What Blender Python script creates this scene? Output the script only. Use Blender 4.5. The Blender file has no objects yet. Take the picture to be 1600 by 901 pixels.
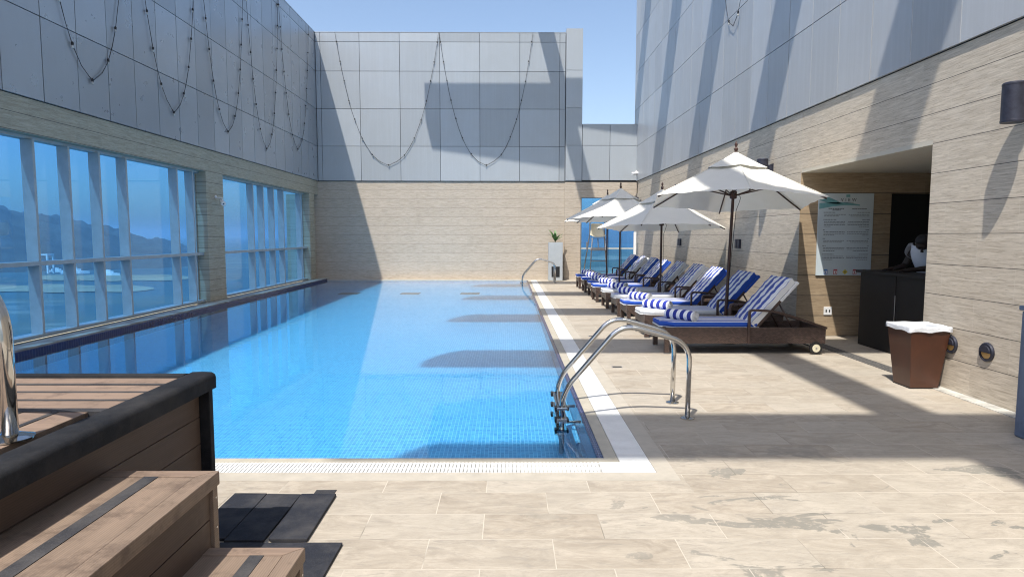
import bpy, bmesh, math, random
from mathutils import Vector, Matrix
random.seed(7)
R = math.radians
PI = math.pi
sc = bpy.context.scene
col = sc.collection

# ------------------------------------------------------------------ measured layout
XL, XR, YB = -6.468, 4.327, 21.762          # window wall, facade, end wall
ZC, ZTOP = 3.336, 8.20                       # bottom and top of the metal cladding
SUN = Vector((.2586, .48, -1.0)).normalized()

# ------------------------------------------------------------------ mesh helpers
class MB:
    def __init__(self):
        self.v = []; self.f = []; self.m = []
    def add(self, vs, fs, mi=0):
        o = len(self.v)
        self.v += [tuple(p) for p in vs]
        self.f += [tuple(i + o for i in f) for f in fs]
        self.m += [mi] * len(fs)
        return self
    def box(self, x0, x1, y0, y1, z0, z1, mi=0):
        vs = [(x0,y0,z0),(x1,y0,z0),(x1,y1,z0),(x0,y1,z0),(x0,y0,z1),(x1,y0,z1),(x1,y1,z1),(x0,y1,z1)]
        return self.add(vs, [(0,3,2,1),(4,5,6,7),(0,1,5,4),(1,2,6,5),(2,3,7,6),(3,0,4,7)], mi)
    def cbox(self, c, s, rot=None, mi=0):
        c = Vector(c)
        vs = []
        for dz in (-1, 1):
            for dx, dy in ((-1,-1),(1,-1),(1,1),(-1,1)):
                p = Vector((dx*s[0]/2, dy*s[1]/2, dz*s[2]/2))
                if rot: p = rot @ p
                vs.append(c + p)
        return self.add(vs, [(0,3,2,1),(4,5,6,7),(0,1,5,4),(1,2,6,5),(2,3,7,6),(3,0,4,7)], mi)
    def quad(self, a, b, c, d, mi=0):
        return self.add([a,b,c,d], [(0,1,2,3)], mi)
    def rect(self, x0, x1, y0, y1, z, mi=0):
        return self.quad((x0,y0,z),(x1,y0,z),(x1,y1,z),(x0,y1,z), mi)
    def tube(self, pts, r, n=10, mi=0, cap=True, closed=False):
        pts = [Vector(p) for p in pts]
        rs = r if isinstance(r, (list, tuple)) else [r]*len(pts)
        N = len(pts); vs = []; fs = []
        prev = None
        for i, p in enumerate(pts):
            a = pts[(i-1) % N] if (closed or i > 0) else p
            b = pts[(i+1) % N] if (closed or i < N-1) else p
            t = (b - a).normalized()
            if prev is None:
                u = t.cross(Vector((0,0,1)))
                if u.length < 1e-3: u = t.cross(Vector((1,0,0)))
                u.normalize()
            else:
                u = prev - t * prev.dot(t)
                if u.length < 1e-5: u = t.cross(Vector((0,0,1)))
                u.normalize()
            prev = u
            w = t.cross(u)
            for k in range(n):
                an = 2*PI*k/n
                vs.append(p + (u*math.cos(an) + w*math.sin(an))*rs[i])
        M = N if closed else N-1
        for i in range(M):
            j = (i+1) % N
            for k in range(n):
                k2 = (k+1) % n
                fs.append((i*n+k, i*n+k2, j*n+k2, j*n+k))
        if cap and not closed:
            fs.append(tuple(range(n-1, -1, -1)))
            fs.append(tuple((N-1)*n + k for k in range(n)))
        return self.add(vs, fs, mi)
    def lathe(self, c, prof, n=24, axis='z', mi=0):
        vs = []; fs = []
        c = Vector(c)
        for (r, h) in prof:
            for k in range(n):
                a = 2*PI*k/n
                if axis == 'z': p = Vector((r*math.cos(a), r*math.sin(a), h))
                elif axis == 'x': p = Vector((h, r*math.cos(a), r*math.sin(a)))
                else: p = Vector((r*math.sin(a), h, r*math.cos(a)))
                vs.append(c + p)
        for i in range(len(prof)-1):
            for k in range(n):
                k2 = (k+1) % n
                fs.append((i*n+k, i*n+k2, (i+1)*n+k2, (i+1)*n+k))
        fs.append(tuple(range(n-1, -1, -1)))
        fs.append(tuple((len(prof)-1)*n + k for k in range(n)))
        return self.add(vs, fs, mi)
    def prism(self, poly, z0, z1, mi=0, f=lambda x, y, z: (x, y, z)):
        n = len(poly)
        vs = [f(x, y, z0) for x, y in poly] + [f(x, y, z1) for x, y in poly]
        fs = [tuple(range(n-1, -1, -1)), tuple(range(n, 2*n))]
        fs += [(i, (i+1) % n, (i+1) % n + n, i+n) for i in range(n)]
        return self.add(vs, fs, mi)
    def build(self, name, mats, parent=None, bevel=0, smooth=False, seg=2, recalc=True):
        off = Vector((0,0,0))
        q = parent
        while q is not None:
            off += q.location; q = q.parent
        me = bpy.data.meshes.new(name)
        me.from_pydata([tuple(Vector(p) - off) for p in self.v], [], self.f)
        if not isinstance(mats, (list, tuple)): mats = [mats]
        for m in mats: me.materials.append(m)
        me.polygons.foreach_set('material_index', self.m)
        if recalc or bevel:
            bm = bmesh.new(); bm.from_mesh(me)
            if recalc: bmesh.ops.recalc_face_normals(bm, faces=bm.faces)
            if bevel:
                es = [e for e in bm.edges if len(e.link_faces) == 2 and e.calc_face_angle(0) > R(25)]
                bmesh.ops.bevel(bm, geom=es, offset=bevel, segments=seg, affect='EDGES', profile=.6, clamp_overlap=True)
            bm.to_mesh(me); bm.free()
        if smooth:
            me.polygons.foreach_set('use_smooth', [True]*len(me.polygons))
        me.update()
        if smooth == 'auto':
            me.set_sharp_from_angle(angle=R(38))
        o = bpy.data.objects.new(name, me); col.objects.link(o)
        if parent is not None: o.parent = parent
        return o

def tag(o, label=None, cat=None, group=None, kind=None):
    if label: o['label'] = label
    if cat: o['category'] = cat
    if group: o['group'] = group
    if kind: o['kind'] = kind
    return o

def thing(name, label, cat, loc=(0,0,0), group=None):
    o = bpy.data.objects.new(name, None); col.objects.link(o)
    o.location = loc; o.empty_display_size = .2
    return tag(o, label, cat, group)

def copy_tree(o, parent=None):
    c = o.copy(); col.objects.link(c)
    if parent is not None: c.parent = parent
    for ch in list(o.children): copy_tree(ch, c)
    return c

def arc(c, r, a0, a1, n, f):
    return [f(c[0] + r*math.cos(R(a0 + (a1-a0)*i/n)), c[1] + r*math.sin(R(a0 + (a1-a0)*i/n))) for i in range(n+1)]

def smooth_path(pts, rad, n=6):
    """round the inner corners of a polyline"""
    pts = [Vector(p) for p in pts]
    out = [pts[0]]
    for i in range(1, len(pts)-1):
        a, b, c = pts[i-1], pts[i], pts[i+1]
        r = rad[i-1] if isinstance(rad, (list, tuple)) else rad
        d1 = (a-b); d2 = (c-b)
        l = min(r, d1.length*.49, d2.length*.49)
        p0 = b + d1.normalized()*l; p1 = b + d2.normalized()*l
        for k in range(n+1):
            t = k/n
            out.append(p0*(1-t)**2 + b*2*t*(1-t) + p1*t*t)
    out.append(pts[-1])
    return out

# ------------------------------------------------------------------ material helpers
class NT:
    def __init__(self, name):
        self.mat = bpy.data.materials.new(name); self.mat.use_nodes = True
        self.t = self.mat.node_tree
        self.t.nodes.clear()
        self.out = self.t.nodes.new('ShaderNodeOutputMaterial')
    def n(self, typ, **kw):
        nd = self.t.nodes.new(typ)
        for k, v in kw.items():
            if k == 'ins':
                for s, val in v.items():
                    if isinstance(val, bpy.types.NodeSocket): self.t.links.new(val, nd.inputs[s])
                    else: nd.inputs[s].default_value = val
            else: setattr(nd, k, v)
        return nd
    def link(self, a, b): self.t.links.new(a, b)
    def math(self, op, a, b=None, c=None):
        ins = {0: a}
        if b is not None: ins[1] = b
        if c is not None: ins[2] = c
        return self.n('ShaderNodeMath', operation=op, ins=ins).outputs[0]
    def mix(self, fac, a, b, mode='MIX'):
        nd = self.n('ShaderNodeMix', data_type='RGBA', blend_type=mode)
        for s, v in ((0, fac), (6, a), (7, b)):
            if isinstance(v, bpy.types.NodeSocket): self.link(v, nd.inputs[s])
            else: nd.inputs[s].default_value = v if s == 0 else (*v, 1) if len(v) == 3 else v
        return nd.outputs[2]
    def ramp(self, fac, stops):
        nd = self.n('ShaderNodeValToRGB', ins={0: fac})
        e = nd.color_ramp.elements
        while len(e) < len(stops): e.new(.5)
        for i, (p, c) in enumerate(stops):
            e[i].position = p
            e[i].color = (c, c, c, 1) if isinstance(c, (int, float)) else (*c, 1)
        return nd.outputs[0]
    def coord(self, which='Object'):
        return self.n('ShaderNodeTexCoord').outputs[which]
    def mapping(self, vec, scale=(1,1,1), loc=(0,0,0), rot=(0,0,0)):
        return self.n('ShaderNodeMapping', ins={0: vec, 'Scale': scale, 'Location': loc, 'Rotation': rot}).outputs[0]
    def noise(self, vec, scale, detail=4, rough=.6, dist=0):
        return self.n('ShaderNodeTexNoise', ins={'Vector': vec, 'Scale': scale, 'Detail': detail, 'Roughness': rough, 'Distortion': dist}).outputs['Fac']
    def sep(self, vec):
        return self.n('ShaderNodeSeparateXYZ', ins={0: vec}).outputs
    def comb(self, x, y, z=0.0):
        return self.n('ShaderNodeCombineXYZ', ins={0: x, 1: y, 2: z}).outputs[0]
    def bump(self, h, strength=.3, dist=.01):
        return self.n('ShaderNodeBump', ins={'Height': h, 'Strength': strength, 'Distance': dist}).outputs[0]
    def pbsdf(self, color, rough=.5, metal=0, normal=None, **kw):
        nd = self.n('ShaderNodeBsdfPrincipled')
        def st(k, v):
            if isinstance(v, bpy.types.NodeSocket): self.link(v, nd.inputs[k])
            else: nd.inputs[k].default_value = v
        st('Base Color', color if isinstance(color, bpy.types.NodeSocket) else (*color, 1))
        st('Roughness', rough); st('Metallic', metal)
        if normal is not None: st('Normal', normal)
        for k, v in kw.items(): st(k.replace('_', ' '), v)
        self.link(nd.outputs[0], self.out.inputs[0])
        return nd

def simple(name, color, rough=.5, metal=0, var=.12, scale=8, bump=0, bscale=60, **kw):
    m = NT(name); co = m.coord()
    n = m.noise(co, scale, 5)
    c = m.mix(m.ramp(n, [(.3, 0), (.7, 1)]), tuple(x*(1-var) for x in color), tuple(min(1, x*(1+var)) for x in color))
    nrm = m.bump(m.noise(co, bscale, 3), bump, .004) if bump else None
    m.pbsdf(c, rough, metal, nrm, **kw)
    return m.mat

def clad_mat(name, base, rough=.38, metal=.25, streak=.10):
    m = NT(name); co = m.coord()
    isl = m.n('ShaderNodeNewGeometry').outputs['Random Per Island']
    c = m.mix(isl, tuple(x*.87 for x in base), tuple(x*1.08 for x in base))
    s = m.noise(m.mapping(co, (9, 9, .25)), 2.0, 4, .7)          # rain streaks run downwards
    s = m.ramp(s, [(.45, 0), (.8, 1)])
    c = m.mix(m.math('MULTIPLY', s, streak*3), c, tuple(min(1, x*1.45) for x in base))
    d = m.ramp(m.noise(co, 1.3, 6, .7), [(.35, 1), (.75, 0)])
    c = m.mix(m.math('MULTIPLY', d, .16), c, (.30, .29, .27))
    r = m.math('ADD', m.math('MULTIPLY', m.noise(co, 3, 4), .18), rough - .09)
    m.pbsdf(c, r, metal, m.bump(m.noise(co, .9, 2), .02, .05))
    return m.mat

def stone_mat(name, axis, tint=(1,1,1), tile_w=.92, off=0.0, course=.3045, jw=.03, jc=(.05, .042, .034), lowf=26):
    """travertine in long courses: dark open bed joints, faint upright joints, streaks along the course"""
    m = NT(name); co = m.coord(); x, y, z = m.sep(co)
    h = y if axis == 'y' else x
    uv = m.comb(h, m.math('ADD', z, off))
    br = m.n('ShaderNodeTexBrick', ins={'Vector': uv, 'Color1': (0,0,0,1), 'Color2': (1,1,1,1), 'Mortar': (.5,.5,.5,1), 'Scale': 1.0,
             'Mortar Size': .0022, 'Mortar Smooth': .3, 'Bias': 0.0, 'Brick Width': tile_w, 'Row Height': course})
    br.offset = .5
    cell = m.math('FLOOR', m.math('DIVIDE', m.math('ADD', z, off), course))
    sv = m.comb(m.math('ADD', m.math('MULTIPLY', h, 2.6), m.math('MULTIPLY', cell, 7.3)), m.math('MULTIPLY', z, lowf), br.outputs[0])
    st = m.noise(sv, 1.0, 7, .74, .25)
    st2 = m.noise(m.comb(m.math('MULTIPLY', h, 6.0), m.math('MULTIPLY', z, 95), cell), 1.0, 5, .7, .35)
    st3 = m.noise(m.comb(m.math('MULTIPLY', h, 3.4), m.math('MULTIPLY', z, 48), m.math('ADD', cell, 9.0)), 1.0, 6, .75, .5)
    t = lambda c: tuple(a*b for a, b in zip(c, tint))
    c = m.mix(m.ramp(st, [(.36, 0), (.64, 1)]), t((.385, .335, .272)), t((.555, .500, .425)))
    c = m.mix(m.math('MULTIPLY', m.ramp(st3, [(.48, 0), (.62, 1)]), .55), c, t((.290, .248, .198)))
    c = m.mix(m.math('MULTIPLY', m.ramp(st2, [(.53, 0), (.62, 1)]), .58), c, t((.205, .172, .134)))
    sep_br = m.sep(br.outputs[0])[0]
    c = m.mix(.09, c, m.mix(sep_br, t((.34, .29, .23)), t((.62, .54, .45))))
    # repairs and lime bloom
    bl = m.ramp(m.noise(m.mapping(co, (.8, .8, 1.5)), 1.7, 5, .6), [(.63, 0), (.72, 1)])
    c = m.mix(m.math('MULTIPLY', bl, .28), c, t((.58, .54, .48)))
    c = m.mix(m.math('MULTIPLY', br.outputs['Fac'], .55), c, t((.52, .48, .42)))
    fz = m.math('FRACT', m.math('DIVIDE', m.math('ADD', z, off), course))
    jn = m.math('LESS_THAN', fz, jw)
    c = m.mix(jn, c, jc)
    hgt = m.math('SUBTRACT', m.math('MULTIPLY', st2, .4), m.math('MULTIPLY', jn, 3.0))
    m.pbsdf(c, .62, 0, m.bump(hgt, .25, .004))
    return m.mat

def deck_mat():
    m = NT('limestone_paving'); co = m.coord(); x, y, z = m.sep(co)
    br = m.n('ShaderNodeTexBrick', ins={'Vector': m.mapping(co, loc=(.13, .10, 0)), 'Color1': (0,0,0,1), 'Color2': (1,1,1,1), 'Mortar': (.5,.5,.5,1), 'Scale': 1.0,
             'Mortar Size': .0028, 'Mortar Smooth': .25, 'Bias': 0.0, 'Brick Width': .61, 'Row Height': .286})
    br.offset = .43
    tile = m.sep(br.outputs[0])[0]
    tv = m.comb(m.math('ADD', x, m.math('MULTIPLY', tile, 31)), m.math('ADD', y, m.math('MULTIPLY', tile, 17)), tile)
    g = m.noise(m.mapping(tv, (1.3, 3.0, 1)), 2.4, 8, .72, 1.3)     # cleft grain along the tile
    c = m.mix(m.ramp(g, [(.32, 0), (.66, 1)]), (.262, .218, .166), (.472, .410, .328))
    c = m.mix(m.math('MULTIPLY', tile, .45), c, (.49, .452, .386))
    # grey clefts
    g2 = m.noise(m.mapping(tv, (1.6, 5.5, 1)), 3.1, 8, .72, 1.4)
    c = m.mix(m.math('MULTIPLY', m.ramp(g2, [(.54, 0), (.68, 1)]), .62), c, (.235, .215, .185))
    g3 = m.noise(m.mapping(co, (1, 2.2, 1)), 9, 8, .75, .4)
    c = m.mix(m.math('MULTIPLY', m.ramp(g3, [(.50, 0), (.72, 1)]), .30), c, (.30, .26, .21))
    # old grey-green stains, each with its own edge, most of them near the entrance side
    sn = m.noise(m.mapping(co, (1.0, 1.7, 1), (3.1, 1.2, 0)), 1.45, 5, .55, 1.1)
    side = m.math('MULTIPLY', m.n('ShaderNodeMapRange', ins={0: x, 1: -.6, 2: 1.6}).outputs[0],
                  m.n('ShaderNodeMapRange', ins={0: y, 1: 4.6, 2: 3.9}).outputs[0])
    stn = m.math('MULTIPLY', m.ramp(sn, [(.578, 0), (.592, 1)]), side)
    rough_edge = m.ramp(m.noise(co, 16, 6, .7), [(.38, 0), (.48, 1)])
    stn = m.math('MULTIPLY', stn, rough_edge)
    c = m.mix(m.math('MULTIPLY', stn, .85), c, (.175, .172, .150))
    g4 = m.noise(m.mapping(tv, (2.2, 9, 1), rot=(0, 0, .5)), 6.0, 7, .75, 1.8)
    c = m.mix(m.math('MULTIPLY', m.ramp(g4, [(.50, 0), (.66, 1)]), .40), c, (.27, .235, .19))
    hl = m.noise(m.mapping(tv, (1.4, 7, 1)), 4.0, 7, .75, 2.2)
    c = m.mix(m.math('MULTIPLY', m.ramp(hl, [(.60, 0), (.72, 1)]), .45), c, (.56, .515, .44))
    big = m.ramp(m.noise(m.mapping(co, (1, 1.4, 1)), .8, 4, .6), [(.42, 0), (.7, 1)])
    c = m.mix(m.math('MULTIPLY', big, .38), c, (.33, .295, .24))
    # joints: mostly pale grout, dark where it has washed out
    gj = m.ramp(m.noise(co, .9, 3), [(.50, 0), (.58, 1)])
    jc = m.mix(gj, (.60, .54, .45), (.13, .115, .09))
    c = m.mix(m.math('MULTIPLY', br.outputs['Fac'], .62), c, jc)
    h = m.math('SUBTRACT', m.math('ADD', m.math('MULTIPLY', g, .9), m.math('MULTIPLY', g3, .5)), m.math('MULTIPLY', br.outputs['Fac'], .9))
    m.pbsdf(c, m.math('ADD', m.math('MULTIPLY', g3, .2), .52), 0, m.bump(h, .35, .006))
    return m.mat

def mosaic_mat(name, floor=True):
    m = NT(name); co = m.coord(); x, y, z = m.sep(co)
    if floor: u, v = x, y
    else: u, v = m.math('ADD', x, y), z
    s = .034
    fu = m.math('FRACT', m.math('DIVIDE', u, s)); fv = m.math('FRACT', m.math('DIVIDE', v, s))
    gl = m.math('MAXIMUM', m.math('LESS_THAN', fu, .13), m.math('LESS_THAN', fv, .13))
    cell = m.comb(m.math('FLOOR', m.math('DIVIDE', u, s)), m.math('FLOOR', m.math('DIVIDE', v, s)), 0.0)
    rnd = m.n('ShaderNodeTexWhiteNoise', noise_dimensions='2D', ins={'Vector': cell}).outputs['Value']
    c = m.mix(rnd, (.020, .215, .47), (.065, .345, .62))
    c = m.mix(m.math('MULTIPLY', gl, .85), c, (.30, .60, .80))
    # movement joints every couple of metres
    ju = m.math('LESS_THAN', m.math('FRACT', m.math('DIVIDE', m.math('ADD', u, .35), 2.05)), .010)
    jv = m.math('LESS_THAN', m.math('FRACT', m.math('DIVIDE', m.math('ADD', v, .9), 2.6)), .012)
    c = m.mix(m.math('MULTIPLY', m.math('MAXIMUM', ju, jv), .35), c, (.05, .26, .48))
    c = m.mix(m.math('MULTIPLY', m.ramp(m.noise(co, .6, 3), [(.4, 0), (.7, 1)]), .25), c, (.055, .28, .55))
    m.pbsdf(c, .35)
    return m.mat

def water_mat():
    m = NT('pool_water'); co = m.coord()
    rp = m.math('ADD', m.math('MULTIPLY', m.noise(m.mapping(co, (1, 1.6, 1)), 2.2, 3, .55, .4), .7),
                m.math('MULTIPLY', m.noise(m.mapping(co, (1, 1.9, 1)), 9, 2, .5, .2), .10))
    nrm = m.bump(rp, .16, .012)
    gl = m.n('ShaderNodeBsdfGlossy', ins={'Color': (1,1,1,1), 'Roughness': .0, 'Normal': nrm})
    tr = m.n('ShaderNodeBsdfTransparent', ins={'Color': (.80, .95, .99, 1)})
    fr = m.n('ShaderNodeFresnel', ins={'IOR': 1.33, 'Normal': nrm})
    mx = m.n('ShaderNodeMixShader', ins={0: fr.outputs[0], 1: tr.outputs[0], 2: gl.outputs[0]})
    m.link(mx.outputs[0], m.out.inputs[0])
    return m.mat

def glass_mat(name='blue_glass', tint=(.425, .70, .94), ior=1.5, k=1.0):
    m = NT(name)
    gl = m.n('ShaderNodeBsdfGlossy', ins={'Color': (.75,.9,1,1), 'Roughness': .0})
    tr = m.n('ShaderNodeBsdfTransparent', ins={'Color': (*tint, 1)})
    fc = m.n('ShaderNodeLayerWeight', ins={'Blend': .5}).outputs['Facing']
    fr = m.math('ADD', .05*k, m.math('MULTIPLY', m.math('POWER', fc, 5.0), .9))
    mx = m.n('ShaderNodeMixShader', ins={0: fr, 1: tr.outputs[0], 2: gl.outputs[0]})
    m.link(mx.outputs[0], m.out.inputs[0])
    return m.mat

def stripe_mat(name, axis, pitch, duty, off, a=(.72,.73,.74), b=(.018,.055,.33), soft=True):
    m = NT(name); co = m.coord(); s = m.sep(co)
    u = s[axis]
    wob = m.math('MULTIPLY', m.math('SUBTRACT', m.noise(co, 4, 3), .5), .012)
    f = m.math('FRACT', m.math('DIVIDE', m.math('ADD', m.math('ADD', u, off), wob), pitch))
    k = m.math('LESS_THAN', f, duty)
    rnd = m.n('ShaderNodeObjectInfo').outputs['Random']
    c = m.mix(k, a, m.mix(rnd, b, tuple(x*1.25 for x in b)))
    h = m.math('ADD', m.noise(co, 7, 3), m.math('MULTIPLY', m.noise(co, 160, 2), .12))
    m.pbsdf(c, .85, 0, m.bump(h, .35, .02), Sheen_Weight=.15)
    return m.mat

def fabric(name, color, bump=.3, rough=.85, bscale=7, transl=0):
    m = NT(name); co = m.coord()
    c = m.mix(m.noise(co, 3, 5), tuple(x*.9 for x in color), tuple(min(1, x*1.06) for x in color))
    nrm = m.bump(m.math('ADD', m.noise(co, bscale, 4), m.math('MULTIPLY', m.noise(co, 150, 2), .1)), bump, .02)
    p = m.pbsdf(c, rough, 0, nrm)
    if transl:
        t = m.n('ShaderNodeBsdfTranslucent', ins={'Color': (*[x*.92 for x in color], 1), 'Normal': nrm})
        mx = m.n('ShaderNodeMixShader', ins={0: transl, 1: p.outputs[0], 2: t.outputs[0]})
        m.link(mx.outputs[0], m.out.inputs[0])
    return m.mat

def wicker_mat():
    m = NT('brown_wicker'); co = m.coord(); x, y, z = m.sep(co)
    u = m.math('ADD', x, y)
    br = m.n('ShaderNodeTexBrick', ins={'Vector': m.comb(u, z, 0.0), 'Color1': (0,0,0,1), 'Color2': (1,1,1,1), 'Mortar': (.5,.5,.5,1), 'Scale': 1.0,
             'Mortar Size': .0022, 'Mortar Smooth': .6, 'Bias': 0.0, 'Brick Width': .030, 'Row Height': .0125})
    t = m.sep(br.outputs[0])[0]
    c = m.mix(t, (.062, .037, .028), (.120, .072, .055))
    c = m.mix(br.outputs['Fac'], c, (.012, .008, .006))
    m.pbsdf(c, .45, 0, m.bump(m.math('SUBTRACT', 1.0, br.outputs['Fac']), .6, .003))
    return m.mat

def composite_mat(name, axis, base=(.235, .165, .120)):
    """grooved wood-plastic board, grooves along the board"""
    m = NT(name); co = m.coord(); s = m.sep(co)
    a = {'x': 0, 'y': 1}[axis]
    across = s[1 - a]
    g = m.math('FRACT', m.math('DIVIDE', m.math('ADD', across, s[2]), .0085))
    gr = m.math('LESS_THAN', g, .35)
    sc_ = [14, 14, 14]; sc_[a] = 1.2
    n = m.noise(m.mapping(co, tuple(sc_)), 1.6, 6, .7)
    isl = m.n('ShaderNodeNewGeometry').outputs['Random Per Island']
    c = m.mix(m.ramp(n, [(.3, 0), (.7, 1)]), tuple(x*.75 for x in base), tuple(x*1.2 for x in base))
    c = m.mix(m.math('MULTIPLY', isl, .25), c, tuple(x*1.45 for x in base))
    c = m.mix(m.math('MULTIPLY', gr, .28), c, tuple(x*.45 for x in base))
    d = m.ramp(m.noise(co, 7, 7, .75), [(.52, 0), (.66, 1)])
    c = m.mix(m.math('MULTIPLY', d, .65), c, (.075, .05, .037))
    d2 = m.ramp(m.noise(co, 2.3, 5, .7), [(.55, 0), (.75, 1)])
    c = m.mix(m.math('MULTIPLY', d2, .25), c, (.30, .22, .165))
    m.pbsdf(c, .68, 0, m.bump(m.math('ADD', m.math('MULTIPLY', gr, -.8), n), .3, .002))
    return m.mat

def rubber_mat(name, base, dust=.25):
    m = NT(name); co = m.coord()
    d = m.ramp(m.noise(co, 5, 7, .7), [(.42, 0), (.72, 1)])
    f = m.noise(co, 220, 2)
    c = m.mix(m.math('MULTIPLY', d, dust), base, (.22, .20, .18))
    c = m.mix(m.math('MULTIPLY', m.ramp(f, [(.52, 0), (.62, 1)]), .35), c, tuple(x*2.6 for x in base))
    m.pbsdf(c, .8, 0, m.bump(f, .25, .003), **{'Specular_IOR_Level': .25})
    return m.mat

def steel_mat():
    m = NT('polished_steel'); co = m.coord()
    r = m.math('ADD', m.math('MULTIPLY', m.ramp(m.noise(co, 5, 6, .7), [(.4, 0), (.75, 1)]), .14), .07)
    m.pbsdf((.56, .55, .53), r, 1.0, m.bump(m.noise(m.mapping(co, (1,1,.1)), 40, 3), .02, .002))
    return m.mat

M = {}
M['stone_y'] = stone_mat('travertine_long_wall', 'y', tint=(1.18, 1.16, 1.12), jw=.022, jc=(.07, .06, .048), lowf=44)
M['stone_x'] = stone_mat('travertine_end_wall', 'x', tint=(1.04, 1.0, .96), tile_w=1.15, jw=.022, jc=(.19, .155, .12), lowf=75)
M['stone_rec'] = stone_mat('travertine_recess_shaded', 'x', tint=(.78, .66, .51), off=.0)  # darker copy of the travertine, the recess shade painted into its tint
M['stone_l'] = stone_mat('travertine_window_wall', 'y', tint=(.92, .93, .84), tile_w=.62, course=.234, off=-.06)
M['clad'] = clad_mat('metal_panels', (.405, .435, .46), streak=.05)
M['clad_r'] = clad_mat('metal_panels_facade', (.405, .42, .44), metal=.06, streak=.10)
M['clad_l'] = clad_mat('metal_panels_window_wall', (.43, .45, .475), rough=.30, metal=.45, streak=.02)
M['gap'] = simple('dark_joint', (.035, .035, .035), .8)
M['sealant'] = simple('pale_sealant', (.80, .80, .78), .7)
M['deck'] = deck_mat()
M['tile'] = simple('ribbed_pool_tile', (.43, .39, .325), .6, var=.1, bump=.15, bscale=90)
M['rim'] = simple('pool_rim_tile', (.44, .40, .32), .45, var=.1)
M['grate'] = simple('white_plastic_grate', (.82, .82, .80), .45, var=.05)
M['mosaic'] = mosaic_mat('pool_mosaic'); M['mosaic_w'] = mosaic_mat('pool_mosaic_wall', False)
def navy_mat():
    m = NT('navy_tile'); co = m.coord(); x, y, z = m.sep(co)
    f = m.math('MAXIMUM', m.math('LESS_THAN', m.math('FRACT', m.math('DIVIDE', y, .048)), .10), m.math('LESS_THAN', m.math('FRACT', m.math('DIVIDE', x, .048)), .08))
    c = m.mix(m.noise(co, 18, 3), (.006, .010, .055), (.012, .020, .12))
    m.pbsdf(m.mix(m.math('MULTIPLY', f, .45), c, (.25, .27, .33)), .22)
    return m.mat
M['navy'] = navy_mat()
M['water'] = water_mat()
M['glass'] = glass_mat()
M['mullion'] = simple('painted_mullion', (.38, .43, .45), .4, var=.08)
M['steel'] = steel_mat()
M['black'] = simple('black_plastic', (.014, .014, .015), .4)
M['bin'] = simple('copper_brown_enamel', (.062, .021, .010), .38, var=.18, scale=5, bump=.12, bscale=220, Coat_Weight=.15)
M['liner'] = fabric('white_bin_liner', (.78, .80, .83), .5, .4, 14, transl=.2)
M['wicker'] = wicker_mat()
M['arm'] = simple('brown_resin', (.060, .036, .028), .42, var=.2)
M['stripe_seat'] = stripe_mat('striped_seat_fabric', 1, .136, .52, .03)
M['stripe_back'] = stripe_mat('striped_back_fabric', 1, .158, .50, .045)
M['stripe_towel'] = stripe_mat('striped_towel', 0, .115, .5, .31, a=(.84,.84,.86), b=(.012,.026,.26))
M['cush_blue'] = fabric('blue_cushion_side', (.014, .075, .42), .25)
M['cush_white'] = fabric('white_cushion_side', (.68, .69, .70), .55, .85, 9)
M['wood'] = simple('dark_stained_wood', (.052, .022, .014), .4, var=.3, scale=20)
M['canvas'] = fabric('cream_canvas', (.78, .765, .70), .12, .9, 4, transl=.13)
M['lamp'] = simple('dark_bronze_lamp', (.035, .037, .055), .45, .3, var=.35, scale=14)
M['amber'] = simple('amber_lens', (.55, .33, .12), .25)
M['white'] = simple('white_enamel', (.78, .78, .77), .4, var=.04)
M['cream'] = simple('cream_plastic', (.62, .57, .42), .45)
M['alum'] = simple('dull_aluminium', (.36, .36, .36), .35, .8)
M['planter'] = simple('grey_planter', (.40, .43, .45), .5, var=.05)
M['leaf'] = simple('leaf_green', (.07, .16, .035), .5, var=.4, scale=12)
M['leaf_d'] = simple('dark_leaf', (.03, .06, .025), .5, var=.4, scale=12)
M['comp_x'] = composite_mat('composite_board_across', 'x'); M['comp_y'] = composite_mat('composite_board_along', 'y', (.215, .155, .112))
M['comp_side'] = composite_mat('composite_side_shaded', 'y', (.080, .052, .038)); M['comp_end'] = composite_mat('composite_end_shaded', 'x', (.085, .055, .040))  # upright faces: their shade is painted in as darker board colours
M['trim'] = rubber_mat('black_rubber_trim', (.009, .010, .013), .13)
M['strip'] = rubber_mat('anti_slip_strip', (.032, .032, .036), .30)
M['mat'] = rubber_mat('rubber_mat', (.018, .020, .027), .20)
M['ceil'] = simple('cream_plaster', (.52, .48, .40), .8, var=.04)
M['dark'] = simple('doorway_shade', (.004, .004, .004), .7)  # near-black colour standing in for the shade of the room beyond
M['counter'] = simple('black_counter', (.007, .006, .006), .6, var=.2)
M['sign'] = simple('pale_sign_board', (.55, .62, .65), .35, var=.05, scale=1.5)
M['teal'] = simple('teal_print', (.16, .36, .38), .4)
M['ink'] = simple('black_print', (.04, .045, .05), .6)
M['locker'] = simple('grey_blue_plastic', (.13, .17, .25), .5, var=.08, bump=.05)
M['pebble'] = simple('dark_pebbles', (.09, .085, .08), .8, var=.8, scale=45, bump=.8, bscale=60)
M['cable'] = simple('black_cable', (.012, .012, .014), .6)
M['bulb'] = simple('clear_bulb', (.55, .55, .52), .15, .2)
M['skin'] = simple('dark_skin', (.022, .012, .008), .5)
M['hair'] = simple('black_hair', (.006, .005, .005), .7)
M['shirt'] = fabric('white_polo', (.70, .72, .76), .3, .85, 12)
M['trouser'] = fabric('dark_trousers', (.02, .02, .025), .3)
M['fin'] = simple('grey_metal', (.40, .42, .44), .5)

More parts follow.
